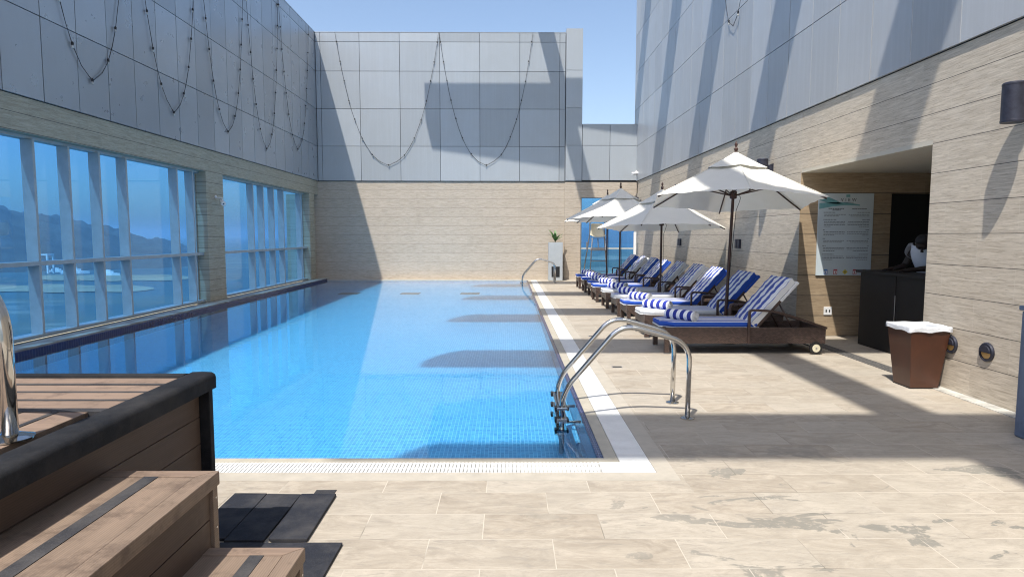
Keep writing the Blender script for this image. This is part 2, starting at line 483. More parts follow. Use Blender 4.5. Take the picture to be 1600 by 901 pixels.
# ------------------------------------------------------------------ ground, sea, hills
def sea_mat():
    m = NT('shallow_sea'); co = m.coord()
    n = m.noise(m.mapping(co, (.0011, .0032, 1), rot=(0, 0, R(35))), 1.0, 6, .6, .6)
    c = m.ramp(n, [(.30, (.03, .07, .085)), (.44, (.065, .11, .105)), (.52, (.12, .135, .10)), (.60, (.07, .105, .095)), (.70, (.03, .075, .095))])
    c = m.mix(m.math('MULTIPLY', m.ramp(m.noise(m.mapping(co, (.004, .014, 1), rot=(0, 0, R(35))), 1.0, 4, .6), [(.58, 0), (.62, 1)]), .5), c, (.30, .28, .22))
    m.pbsdf(c, .5, 0)
    return m.mat
ZS = -45.0
g = MB(); NR = 64
rings = [10, 60, 200, 500, 900, 1600, 3000, 7000, 16000, 40000]
vs = [(r*math.cos(2*PI*k/NR), r*math.sin(2*PI*k/NR), ZS) for r in rings for k in range(NR)] + [(0, 0, ZS)]
fs = [(i*NR+k, i*NR+(k+1) % NR, (i+1)*NR+(k+1) % NR, (i+1)*NR+k) for i in range(len(rings)-1) for k in range(NR)]
fs += [(len(vs)-1, (k+1) % NR, k) for k in range(NR)]
g.add(vs, fs)
tag(g.build('sea', sea_mat(), smooth=True), kind='structure')

def hill_mat():
    m = NT('bare_rock_hill'); co = m.coord()
    n = m.noise(co, .012, 8, .68)
    c = m.mix(m.ramp(n, [(.35, 0), (.65, 1)]), (.040, .040, .038), (.10, .092, .080))
    m.pbsdf(c, .95)
    return m.mat
from mathutils import noise as mnoise
def hills(name, a0, a1, dist, depth, prof, seed, na=170, nd=44):
    """terrain laid out round the hotel: prof(t) is the crest height, t runs along the range"""
    b = MB(); vs = []
    for i in range(na+1):
        t = i/na; a = R(a0 + (a1-a0)*t)
        for j in range(nd+1):
            s = j/nd
            d = dist + depth*s
            x, y = d*math.sin(a), d*math.cos(a)
            env = math.sin(min(1, s*1.25)*PI*.5)**1.1 if s < .8 else math.cos((s-.8)/.2*PI*.5)
            p = Vector((x*.004 + seed, y*.004, 0))
            rg = 1 - abs(mnoise.fractal(p, 1.0, 2.0, 6))*.75
            rg2 = mnoise.fractal(p*4.5, .9, 2.1, 5)
            h = prof(t)*env*(.72 + .30*rg) + rg2*18*env
            vs.append((x, y, ZS + max(-2, h - 1.5)))
    W = nd+1
    b.add(vs, [(i*W+j, (i+1)*W+j, (i+1)*W+j+1, i*W+j+1) for i in range(na) for j in range(nd)])
    return tag(b.build(name, hill_mat(), smooth=True), kind='structure')
def prof_main(t):
    # left panes stay high, falling to the sea towards the second window
    if t < .66: return 108 + 7*math.sin(t*23) + 5*math.sin(t*51)
    return max(0, 112*(1 - ((t-.66)/.34)**1.1))
hills('hills', -62, -25.5, 1000, 1300, prof_main, 3.0)
hills('far_hills', 2, 24, 3800, 2600, lambda t: 45 + 120*math.sin(t*PI)*(.6+.4*math.sin(t*9)), 9.0, 90, 26)

def sand(name, px0, px1, py0, py1):
    """a sandbank between two view azimuths, at the distance its drop below the horizon gives"""
    b = MB(); top = []; bot = []
    for i in range(25):
        t = i/24; px = px0 + (px1-px0)*t
        w = .35 + .65*math.sin(t*PI)**.5 + .15*math.sin(t*17)
        for lst, py in ((top, (py0+py1)/2 - (py1-py0)/2*w), (bot, (py0+py1)/2 + (py1-py0)/2*w)):
            d = (1.5-ZS)*993.4/(py-368.3)
            lst.append(((px-794.7)/993.4*d, d, ZS + .6))
    n = 25
    b.add(top + bot, [(i, i+1, n+i+1, n+i) for i in range(n-1)])
    return tag(b.build(name, sandm), kind='structure')
sandm = simple('wet_sand', (.30, .255, .17), .9, var=.2, scale=.02)
sand('sandbank', 60, 300, 430, 440)
sand('sandbank', -40, 240, 446, 458)
sand('sandbank', 900, 1010, 400, 406)
sand('sandbank', 880, 1010, 418, 428)
landm = simple('coastal_land', (.10, .12, .075), .95, var=.5, scale=.01)
b = MB()
pts = []
for i in range(31):
    t = i/30; a = R(-1 + 22*t)
    pts.append((a, 700 + 60*math.sin(t*19), 2400 + 300*math.sin(t*7)))
b.add([(d*math.sin(a), d*math.cos(a), ZS+.35) for a, d, _ in pts] + [(d*math.sin(a), d*math.cos(a), ZS+.35) for a, _, d in pts],
      [(i, i+1, 31+i+1, 31+i) for i in range(30)])
tag(b.build('coastal_land', landm), kind='structure')

def at(px, d): return ((px-794.7)/993.4*d, d, ZS)
def yacht(px, d, L, rz, label, mast=0):
    x, y, z = at(px, d)
    t = thing('yacht', label, 'boat', (x, y, z), 'boats moored beyond the windows')
    rot = Matrix.Rotation(rz, 3, 'Z'); o = Vector((x, y, z))
    f = lambda a, b_, c: tuple(o + rot @ Vector((a, b_, c)))
    h = MB(); h.prism([(-L/2,-L*.11),(L*.2,-L*.12),(L/2,0),(L*.2,L*.12),(-L/2,L*.11)], 0.2, L*.12, f=f)
    h.build('hull', M['white'], t)
    c = MB(); c.prism([(-L*.3,-L*.08),(L*.1,-L*.08),(L*.2,0),(L*.1,L*.08),(-L*.3,L*.08)], L*.12+.02, L*.21, f=f)
    c.prism([(-L*.2,-L*.06),(L*.0,-L*.06),(L*.06,0),(L*.0,L*.06),(-L*.2,L*.06)], L*.21+.02, L*.27, f=f)
    c.build('cabin', M['white'], t)
    if mast:
        k = MB(); k.tube([f(L*.1,0,L*.12), f(-L*.35,0,mast)], .35, 6); k.build('boom', M['white'], t)
    return t
yacht(120, 770, 30, .2, 'white motor yacht with a slanting boom beyond the left window', 24)
yacht(92, 800, 22, .1, 'white yacht moored left of the yacht with the boom')
yacht(172, 735, 26, -.1, 'white yacht moored right of the yacht with the boom')
x, y, z = at(70, 780)
t = thing('boat_hoist', 'white gantry boat hoist frame standing in the marina beyond the left window', 'hoist', (x, y, z))
for dx in (-9, 9):
    for dy in (-5, 5):
        b = MB(); b.box(x+dx-.9, x+dx+.9, y+dy-.9, y+dy+.9, z, z+22); b.build('leg', M['white'], t)
    b = MB(); b.box(x+dx-1.0, x+dx+1.0, y-6, y+6, z+22.02, z+24); b.build('top_beam', M['white'], t)
b = MB(); b.box(x-7.9, x+7.9, y-5.8, y-4.2, z+22.1, z+23.8); b.build('cross_beam', M['white'], t)

# ------------------------------------------------------------------ roof deck and pool
PX0, PX1, PY0, PY1 = -6.13, .65, 4.205, 21.46
d = MB()
d.rect(1.065, 8.2, 3.80, 22.3, 0)
d.rect(XL-.3, 8.2, -8, 3.80, 0)
tag(d.build('deck', M['deck']), kind='structure')
d = MB()
d.box(XL-.4, 12, -9, 4.0, -46, -.45); d.box(1.0, 12, 4.0, 24, -46, -.45); d.box(XL-.4, 1.0, 4.0, 24, -46, -.8)
tag(d.build('roof_slab', simple('concrete', (.34, .33, .31), .85)), kind='structure')

def fdepth(y):   # the floor shelves up towards the far end
    for (a, da), (b_, db) in zip(((4.0, .37), (6, .27), (9, .185), (13, .13), (18, .10)), ((6, .27), (9, .185), (13, .13), (18, .10), (22, .085))):
        if y <= b_: return da + (db-da)*(y-a)/(b_-a)
    return .085
b = MB(); ys = [4.15 + i*(21.6-4.15)/60 for i in range(61)]
b.add([(xx, yy, -fdepth(yy)) for yy in ys for xx in (PX0-.05, PX1+.05)], [(2*i, 2*i+1, 2*i+3, 2*i+2) for i in range(60)])
b.quad((PX1, 4.15, -.6), (PX1, 21.6, -.6), (PX1, 21.6, -.03), (PX1, 4.15, -.03), 1)
b.quad((PX0, 4.15, -.6), (PX0, 21.6, -.6), (PX0, 21.6, -.012), (PX0, 4.15, -.012), 1)
b.quad((PX0, PY0, -.6), (PX1, PY0, -.6), (PX1, PY0, -.03), (PX0, PY0, -.03), 1)
b.quad((PX0, PY1, -.6), (PX1, PY1, -.6), (PX1, PY1, -.03), (PX0, PY1, -.03), 1)
tag(b.build('pool_basin', [M['mosaic'], M['mosaic_w']], recalc=False), kind='structure')
b = MB(); b.rect(PX0+.001, PX1-.001, PY0+.001, PY1-.001, -.016)
tag(b.build('pool_water', M['water']), kind='structure')
# rim, navy water line, beige border tiles
b = MB()
b.box(PX1, PX1+.09, PY0, PY1, -.3, -.002); b.box(PX0, PX1+.09, PY0-.085, PY0, -.3, -.0021)
tag(b.build('pool_rim', M['rim']), kind='structure')
b = MB()
b.box(PX1-.045, PX1-.0005, PY0+.0005, PY1, -.2, -.008); b.box(PX0, PX1-.046, PY0+.0005, PY0+.016, -.2, -.008)
b.box(PX0-.03, PX0+.008, PY0, PY1, -.2, .040)
tag(b.build('waterline_tiles', M['navy']), kind='structure')
b = MB()
b.box(.945, 1.064, 3.801, PY1, -.3, .001); b.box(-6.2, .9449, 3.801, 3.936, -.3, .0011)
b.box(-6.2, 4.4, PY1+.002, 21.90, -.3, .012)
tag(b.build('border_tiles', M['tile']), kind='structure')
b = MB(); b.box(-6.46, PX0-.031, 3.0, 21.9, -.3, .062)
tag(b.build('window_ledge', simple('worn_ledge', (.36, .35, .30), .7, var=.35, scale=5)), kind='structure')

# overflow grate: bars with real gaps over a dark channel
gr = thing('overflow_grate', 'white plastic slatted overflow grate running round the pool edge', 'grate', (.85, 4.03, 0))
b = MB()
b.box(.741, .944, 3.937, PY1, -.06, -.045); b.box(-6.2, .7405, 3.937, 4.119, -.06, -.045)
b.build('channel', M['gap'], gr)
b = MB(); yy = 4.135
while yy < PY1:
    b.box(.743, .942, yy, yy+.0165, -.03, .0005); yy += .0245
for xx in (.743, .838, .936): b.box(xx, xx+.007, 4.125, PY1, -.034, -.002)
b.build('slats', M['grate'], gr)
b = MB(); xx = -6.19
while xx < .59:
    b.box(xx, xx+.0155, 3.939, 4.117, -.03, .0005); xx += .0245
for yy in (3.939, 4.023, 4.110): b.box(-6.19, .6, yy, yy+.008, -.034, -.002)
b.build('slats', M['grate'], gr)
b = MB(); b.box(.602, .942, 3.939, 4.117, -.03, .0012); b.build('corner_plate', M['grate'], gr, bevel=.002)

for i, px in enumerate((560, 650, 738)):
    lab = ('leftmost', 'middle', 'rightmost')[i] + ' of three dark floor drains at the far end of the pool'
    yy = 17.6; xx = (px-795)/993.4*yy*1.06
    dr = thing('floor_drain', lab, 'drain', (xx, yy, -.1), 'pool floor drains')
    b = MB(); b.box(xx-.24, xx+.24, yy-.2, yy+.2, -.099, -.091); b.build('grille', M['black'], dr)
    b = MB(); b.box(xx-.26, xx+.26, yy-.22, yy+.22, -.105, -.094); b.build('frame', M['gap'], dr)

# strip drains on the deck
b = MB(); b.box(4.19, 4.326, 3.0, 6.55, -.02, .006)
tag(b.build('wall_gutter', simple('marble_strip', (.46, .45, .41), .5, var=.35, scale=9)), 'pale marble gutter strip along the foot of the stone facade', 'gutter')
b = MB(); b.box(4.225, 4.40, 6.57, 9.47, -.02, .005)
tag(b.build('pebble_drain', M['pebble']), 'dark pebble drain strip across the doorway threshold', 'drain')
b = MB(); b.box(-1.135, -1.015, 3.575, 3.655, -.02, .004)
tag(b.build('access_cover', M['strip'], bevel=.002), 'small square dark access cover touching the rubber mats', 'cover')

for i, (px_, py_, lab) in enumerate(((1.255, 9.45, 'small dark slot drain in the paving, farther of two beside the grate'), (1.247, 7.20, 'small dark slot drain in the paving, nearer of two beside the grate'))):
    t = thing('slot_drain', lab, 'drain', (px_, py_, 0), 'slot drains in the paving')
    b = MB(); b.box(px_-.05, px_+.05, py_-.03, py_+.03, -.02, .003); b.build('slot', M['gap'], t)
    b = MB(); b.box(px_-.058, px_+.058, py_-.038, py_+.038, -.02, .0022); b.build('frame', M['alum'], t)
# ------------------------------------------------------------------ walls
def panels_x(b, x, nx, ys, zs, gap=.014, th=.03):
    """cladding panels on a plane x = const, facing nx"""
    for i in range(len(ys)-1):
        for j in range(len(zs)-1):
            t = random.uniform(-.0012, .0012)
            x0, x1 = sorted((x - nx*th, x + t))
            b.box(x0, x1, ys[i]+gap/2, ys[i+1]-gap/2, zs[j]+gap/2, zs[j+1]-gap/2)
def panels_y(b, y, xs, zs, gap=.014, th=.03):
    for i in range(len(xs)-1):
        for j in range(len(zs)-1):
            t = random.uniform(-.0012, .0012)
            b.box(xs[i]+gap/2, xs[i+1]-gap/2, y + t, y + th, zs[j]+gap/2, zs[j+1]-gap/2)

ZR = [3.336, 4.49, 5.72, 6.95, 7.90, 8.20]

# --- window wall on the left
W = thing('window_wall', 'long shaded wall with blue windows below grey metal panels, left of the pool', 'wall', (XL, 10, 0))
b = MB()
b.box(XL-.35, XL, -7, 22.6, 2.862, 3.33)
b.box(XL-.35, XL, -7, 3.5, -.1, 2.861)
b.box(XL-.35, XL, 13.757, 14.564, -.1, 2.861)
b.box(XL-.35, XL, 20.816, 21.348, -.1, 2.861)
b.box(XL-.95, XL-.36, 21.40, 22.6, -.1, 2.861)
b.build('stone_frame', M['stone_l'], W)
b = MB(); b.box(XL-.40, XL-.005, -7, 22.6, 3.331, 8.17); b.build('backing', M['gap'], W)
ys = [-7 + .0]
y0 = 8.30
ys = [y0 + .735*i for i in range(-21, 18)] 
ys = [v for v in ys if v < 21.6] + [21.76]
b = MB(); panels_x(b, XL+.03, 1, ys, ZR); b.build('metal_panel', M['clad_l'], W)
b = MB(); b.box(XL-.42, XL+.034, -7, 21.75, 8.202, 8.225); b.build('coping', M['clad_l'], W)
b = MB(); b.box(XL-.40, XL-.351, -7, 22.6, -3, .0); b.build('outer_base', M['stone_l'], W)

def window(parent, y0, y1, mull, name='window'):
    gx, fx = XL-.27, XL-.10
    f = MB(); f.box(gx-.03, fx, y0, y1, .063, .115)
    f.box(gx-.03, fx-.05, y0, y1, 2.82, 2.861)
    f.box(gx-.03, gx+.04, y0, y0+.04, .115, 2.82); f.box(gx-.03, gx+.04, y1-.04, y1, .115, 2.82)
    w = f.build(name, M['mullion'], parent, bevel=.003)
    p = MB(); p.box(gx-.012, gx, y0+.04, y1-.04, .116, 2.819); p.build('pane', M['glass'], w)
    t = MB(); t.box(gx+.002, fx+.006, y0+.002, y1-.002, 1.075, 1.135); t.build('transom', M['mullion'], w, bevel=.003)
    for my in mull:
        m = MB(); m.box(gx+.002, fx, my-.022, my+.022, 1.136, 2.818); m.box(gx+.002, fx, my-.022, my+.022, .116, 1.074)
        m.build('mullion', M['mullion'], w, bevel=.003)
    s = MB(); s.box(gx-.01, XL+.05, y0, y1, .0625, .085)
    return w
mu1 = [5.0, 5.72, 6.43, 7.15, 7.86, 8.95, 9.66, 10.37, 11.09, 12.77, 13.40]
window(W, 3.5, 13.757, mu1)
mu2 = [16.52, 17.2, 17.95, 18.72, 20.28]
window(W, 14.564, 20.816, mu2)

# --- end wall
E_ = thing('end_wall', 'sunlit end wall of travertine under grey metal panels behind the pool', 'wall', (-2, YB, 0))
b = MB(); b.box(XL-.5, 1.899, YB, YB+.4, -.2, 3.318); b.build('stone_facing', M['stone_x'], E_)
b = MB(); b.box(XL-.5, 1.90, YB+.02, YB+.42, 3.319, 8.15); b.build('backing', M['gap'], E_)
xs = [XL-.1] + [-6.341 + 1.3385*i for i in range(0, 7)] + [1.905]
b = MB(); panels_y(b, YB-.035, [XL+.04, -6.27] + [-4.971 + 1.3345*i for i in range(0, 6)] + [1.895], ZR); b.build('metal_panel', M['clad'], E_)
b = MB(); b.box(XL, 1.90, YB-.04, YB+.45, 8.202, 8.222); b.build('coping', M['clad'], E_)

P_ = thing('corner_pylon', 'tall narrow metal-clad pylon between the end wall and the gap of sky', 'wall', (2.18, YB, 3.4))
zp = [3.36, 4.52, 5.75, 6.98, 8.33]
b = MB(); panels_y(b, YB-.11, [1.905, 2.467], zp, th=.02); b.build('metal_panel', M['clad'], P_)
b = MB(); b.box(1.912, 2.455, YB-.088, YB+.42, 3.345, 8.32); b.build('core', M['clad'], P_)

L_ = thing('low_end_wall', 'low stone and metal wall with a blue window beside the facade', 'wall', (3.4, YB, 0))
b = MB()
b.box(1.90, 2.44, YB-.10, YB+.3, -.2, 3.30); b.box(2.4401, 4.40, YB-.10, YB+.3, 2.785, 3.30)
b.build('stone_facing', M['stone_x'], L_)
b = MB(); b.box(1.91, 4.42, YB-.08, YB+.3, 3.301, 3.344); b.box(2.47, 4.42, YB-.07, YB+.3, 3.3441, 5.22); b.build('backing', M['gap'], L_)
b = MB(); panels_y(b, YB-.11, [2.470, 3.40, 4.40], [3.36, 4.52, 5.235], th=.03); b.build('metal_panel', M['clad'], L_)
f = MB(); gy = YB+.02
f.box(2.44, 2.48, gy-.05, gy+.05, .02, 2.785); f.box(4.28, 4.40, gy-.05, gy+.05, .02, 2.785)
f.box(2.48, 4.28, gy-.05, gy+.05, .02, .07); f.box(2.48, 4.28, gy-.06, gy+.05, 1.04, 1.10)
w = f.build('window', M['mullion'], L_, bevel=.003)
p = MB(); p.box(2.481, 4.279, gy, gy+.012, .071, 2.784); p.build('pane', M['glass'], w)

# --- facade on the right, with its doorway recess
F_ = thing('hotel_facade', 'tall facade of travertine courses under grey metal panels right of the loungers', 'building', (XR, 10, 0))
YD0, YD1, ZD = 6.564, 9.485, 2.430
b = MB()
b.box(XR, XR+.35, -8, YD0, -.1, 3.322); b.box(XR, XR+.35, YD1+.006, 22.02, -.1, 3.322); b.box(XR, XR+.35, YD0, YD1, ZD+.05, 3.3219)
b.build('stone_facing', M['stone_y'], F_)
b = MB(); b.box(XR+.015, XR+.40, -8, 22.01, 3.323, 12.6); b.build('backing', M['gap'], F_)
zr = [3.330, 4.49, 5.72, 6.95, 8.18, 9.41, 10.64, 11.87, 12.62]
vj = [9.25 + .76*i for i in range(-22, 17)]; vj = [v for v in vj if v < 21.7] + [22.02]
b = MB(); panels_x(b, XR-.028, -1, vj, zr, gap=.012); b.build('metal_panel', M['clad_r'], F_)
b = MB()
for i, v in enumerate(vj[1:-1]):
    if i % 3 != 1: b.box(XR-.022, XR+.012, v-.0075, v+.0075, 3.34, 12.6)
b.build('sealant_joint', M['sealant'], F_)
b = MB(); b.box(XR-.028, 11, 22.021, 22.06, 3.35, 12.62); b.box(XR+.002, 11, 22.021, 22.05, -.1, 3.349); b.build('end_return', M['clad_r'], F_)
b = MB(); b.box(XR+.4, 11, -8, 22.0, 12.0, 12.5); b.build('roof', M['clad'], F_)
# recess
b = MB()
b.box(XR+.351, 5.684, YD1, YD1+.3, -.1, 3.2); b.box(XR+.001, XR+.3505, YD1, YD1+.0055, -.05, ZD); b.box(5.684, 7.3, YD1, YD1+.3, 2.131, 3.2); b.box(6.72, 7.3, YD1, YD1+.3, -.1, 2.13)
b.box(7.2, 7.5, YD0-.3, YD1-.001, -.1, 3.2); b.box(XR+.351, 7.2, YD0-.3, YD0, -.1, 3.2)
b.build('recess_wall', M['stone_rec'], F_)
b = MB(); b.box(XR, 7.2, YD0, YD1, ZD, ZD+.049); ce = b.build('recess_ceiling', M['ceil'], F_)
b = MB(); b.box(5.05, 5.55, 7.6, 7.66, ZD-.004, ZD+.003); b.build('air_slot', M['black'], ce)
b = MB(); b.box(5.684, 6.72, YD1+.09, YD1+.13, 0.0, 2.13); b.build('doorway_dark', M['dark'], F_)  # dark sheet filling the door opening in place of the unlit room

# ------------------------------------------------------------------ pergola overhead (its fins throw the shade bands)
HF = 10.5; OX, OY = -.2586*HF, -.48*HF
pg = thing('roof_pergola', 'flat grey metal pergola fins high over the pool, above the picture', 'pergola', (0, 8, HF))
for k in range(7):
    y0 = .25 + 3.93*k - (.02*k); wd = 1.09
    tip = [(-1.36, .0), (-1.40, .12), (-1.37, .35), (-1.27, .6), (-1.12, .82), (-.90, 1.0)]
    if k < 6: tip = [(x+.17, v) for x, v in tip]
    poly = [(XR-.03-OX, y0), ] + [(x, y0 + v*wd) for x, v in tip] + [(XR-.03-OX, y0+wd)]
    if k == 6:
        wl = [(-2.80, 6.44), (-2.775, 5.30), (-2.56, 4.30), (1.90, 3.67), (1.95, 4.95), (4.36, 4.60), (5.90, 4.40), (5.90, 6.45)]
        poly = [(x + .2586*z, YB + .48*z) for x, z in wl]
    b = MB(); b.prism([(x+OX, y+OY) for x, y in poly], HF, HF+.06)
    b.build('fin', M['fin'], pg)
b = MB(); b.box(3.14+OX, 3.64+OX, -6, 22.3, HF-.16, HF-.02); b.build('beam', M['fin'], pg)

# ------------------------------------------------------------------ string lights
def string(name, pts, label, off, group='string lights hung in swags on the panels', nb=14):
    """pts: support, lowest point, support as 3-D points"""
    a, lo, c = [Vector(p) for p in pts]
    out = Vector(off)
    fine = []
    for i in range(201):
        t = i/200; q = 2*t - 1
        sag = .95*(math.cosh(2.3*q) - 1)/(math.cosh(2.3) - 1) + .05*abs(q)
        h = a if q < 0 else c
        base = a + (c - a)*t
        fine.append(Vector((base.x, base.y, lo.z + (h.z - lo.z)*sag)))
    cum = [0.0]
    for p, q in zip(fine, fine[1:]): cum.append(cum[-1] + (q - p).length)
    N = nb*2
    P = []
    for i in range(N+1):                       # bulbs sit at equal lengths of cable, which hangs straight between them
        d_ = cum[-1]*i/N
        k = next((m for m in range(1, 201) if cum[m] >= d_ - 1e-9), 200)
        f = (d_ - cum[k-1])/max(1e-9, cum[k] - cum[k-1])
        P.append(fine[k-1].lerp(fine[k], f) + out*(1 + .4*math.sin(i*2.1)) + Vector((0, 0, random.uniform(-.015, .015) if 0 < i < N else 0)))
    for i in range(2, N, 2): P[i] = P[i]*.7 + (P[i-1] + P[i+1])*.15
    t0 = thing(name, label, 'string lights', tuple(a), group)
    b = MB(); b.tube(P, .005, 5); 
    b2 = [p + Vector((0, 0, .02*math.sin(i*1.3))) + out*.3 for i, p in enumerate(P)]
    b.tube(b2, .003, 4)
    b.build('cable', M['cable'], t0, smooth=True)
    for k in range(nb):
        f = (k+.5)/nb*N; i = int(f); p = P[i].lerp(P[i+1], f-i)
        b = MB(); b.lathe(p + Vector((0,0,-.028)), [(.005, -.028), (.014, -.018), (.017, -.003), (.013, .012), (.010, .026)], 8)
        bl = b.build('bulb', M['bulb'], t0, smooth=True)
        b = MB(); b.lathe(p, [(.017, -.006), (.019, .030), (.008, .044)], 8); b.build('socket', M['cable'], bl)
    return t0

ords = ['nearest the camera, cut by the frame edge', 'second from the camera', 'third from the camera', 'fourth from the camera', 'fifth from the camera', 'farthest, beside the end wall']
sup = [6.35, 8.85, 11.27, 13.63, 15.98, 18.29, 21.0]
for i in range(6):
    lowz = (4.0, 3.86, 3.84, 3.83, 3.77, 4.10)[i]
    mid = (sup[i]+sup[i+1])/2
    string('string_lights', [(XL+.05, sup[i], 8.18), (XL+.05, mid, lowz), (XL+.05, sup[i+1], 8.18)],
           'black string light swag on the left panels, ' + ords[i], (.006, 0, 0), nb=15)
string('string_lights', [(-5.76, YB-.06, 8.19), (-4.05, YB-.06, 3.85), (-2.33, YB-.06, 8.19)], 'left string light swag on the sunlit end wall', (0, -.006, 0), nb=15)
string('string_lights', [(-2.31, YB-.06, 8.19), (-.77, YB-.06, 3.84), (.80, YB-.06, 8.19)], 'right string light swag on the end wall, crossing the big shadow', (0, -.006, 0), nb=15)
string('string_lights', [(XR-.06, 11.35, 9.9), (XR-.06, 12.42, 5.40), (XR-.06, 13.5, 9.9)], 'short string light loop hanging on the facade panels at right', (-.006, 0, 0), nb=14)

# ------------------------------------------------------------------ pool ladders
def hand_rail_pts(xo, y, zbase, zend):
    # profile measured in the plane of the rail: deck post, shoulder, crest, slope to the water
    return smooth_path([(xo+1.478, y, zbase), (xo+1.485, y, .625), (xo+.925, y, .785), (xo+.44, y, .215), (xo+.438, y, zend)], [.16, .15, .14], 8)
def ladder(loc, y0, y1, label, zend, steps):
    t = thing('pool_ladder', label, 'pool ladder', loc, 'steel pool ladders')
    for y in (y0, y1):
        b = MB(); b.tube(hand_rail_pts(0, y, 0.0, zend), .0215, 14)
        rl = b.build('handrail', M['steel'], t, smooth=True)
        b = MB(); b.lathe((1.478, y, 0), [(.058, .001), (.058, .008), (.045, .014), (.028, .018)], 24); b.build('flange', M['steel'], rl, smooth='auto')
    for z in steps:
        b = MB(); b.box(.395, .485, y0-.035, y1+.035, z, z+.022)
        st = b.build('step', M['steel'], t, bevel=.004)
        for y in (y0, y1):
            b = MB(); b.box(.380, .402, y-.034, y+.034, z-.008, z+.026); b.build('end_cap', M['black'], st, bevel=.004)
            b = MB(); b.box(.478, .496, y-.03, y+.03, z-.006, z+.024); b.build('end_cap', M['black'], st, bevel=.004)
    for y in (y0, y1):
        b = MB(); b.tube([(.44, y, -.03), (.60, y, -.03)], .012, 8); b.build('stand_off', M['steel'], t, smooth=True)
    return t
ladder((.95, 5.38, 0), 5.142, 5.627, 'chrome pool ladder nearest the camera, beside the first lounger', -.29, (.075, -.02, -.11))
ladder((.95, 20.4, 0), 20.15, 20.62, 'far chrome pool ladder in front of the grey planter', -.09, (-.03,))

# ------------------------------------------------------------------ raised tub platform with two steps, lower left
PT = thing('tub_platform', 'brown composite board platform with black rubber edges and two steps at lower left', 'platform', (-2.5, 2.0, 0))
TH = .850                                    # deck of the platform
rows = (2.365, 2.497, 2.629, 2.767)
b = MB()
for yy0 in rows: b.box(-5, -1.506, yy0+.011, yy0+.120, TH-.04, TH-.004)
xx = -1.563
while xx > -5:
    b.box(xx-.106, xx, -.5, 2.325, TH-.04, TH-.004); xx -= .132
b.build('top_board', M['comp_x'], PT, bevel=.002)
b = MB()
for yy0 in rows: b.box(-5, -1.506, yy0-.014, yy0+.009, TH-.045, TH-.0025)
b.box(-5, -1.51, 2.328, 2.349, TH-.045, TH-.0025)
xx = -1.563
while xx > -5:
    b.box(xx-.130, xx-.108, -.5, 2.323, TH-.045, TH-.0025); xx -= .132
b.build('anti_slip_strip', M['strip'], PT)
def trim(prof, along, ends):
    b = MB(); n = len(prof)
    for a0, a1 in ends:
        vs = [along(a0, u, z) for u, z in prof] + [along(a1, u, z) for u, z in prof]
        b.add(vs, [tuple(range(n)), tuple(range(2*n-1, n-1, -1))] + [(i, (i+1) % n, (i+1) % n+n, i+n) for i in range(n)])
    return b.build('edge_trim', M['trim'], PT, smooth='auto')
prof = [(.0, -.010), (.004, .003), (.05, .005), (.096, .003), (.110, -.006), (.115, -.020), (.114, -.072), (.094, -.072), (.08, -.042)]
prof = [(-1.508 + u, TH + z) for u, z in prof]
trim(prof, lambda a, u, z: (u, a, z), ((-.5, 1.640), (1.644, 2.990)))
prof2 = [(0, -.010), (.003, .002), (.04, .005), (.068, 0), (.08, -.016), (.084, -.070), (.07, -.070), (.06, -.042)]
trim([(2.904 + u, TH + z) for u, z in prof2], lambda a, u, z: (a, u, z), ((-5, -1.510),))
b = MB()
zb = [.012 + .128*i for i in range(6)]
for z0 in zb: b.box(-1.478, -1.452, -.5, 2.936, z0, z0+(.125 if z0 < .6 else .122))
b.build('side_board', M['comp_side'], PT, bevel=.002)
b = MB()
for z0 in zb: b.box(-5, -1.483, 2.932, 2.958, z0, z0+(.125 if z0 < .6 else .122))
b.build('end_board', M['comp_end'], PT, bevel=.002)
b = MB(); b.box(-1.464, -1.405, 2.940, 2.978, 0, TH-.071); b.build('corner_post', M['trim'], PT, bevel=.005)
b = MB(); b.box(-4.98, -1.483, -.48, 2.928, 0, TH-.046); b.build('inner_frame', M['gap'], PT)
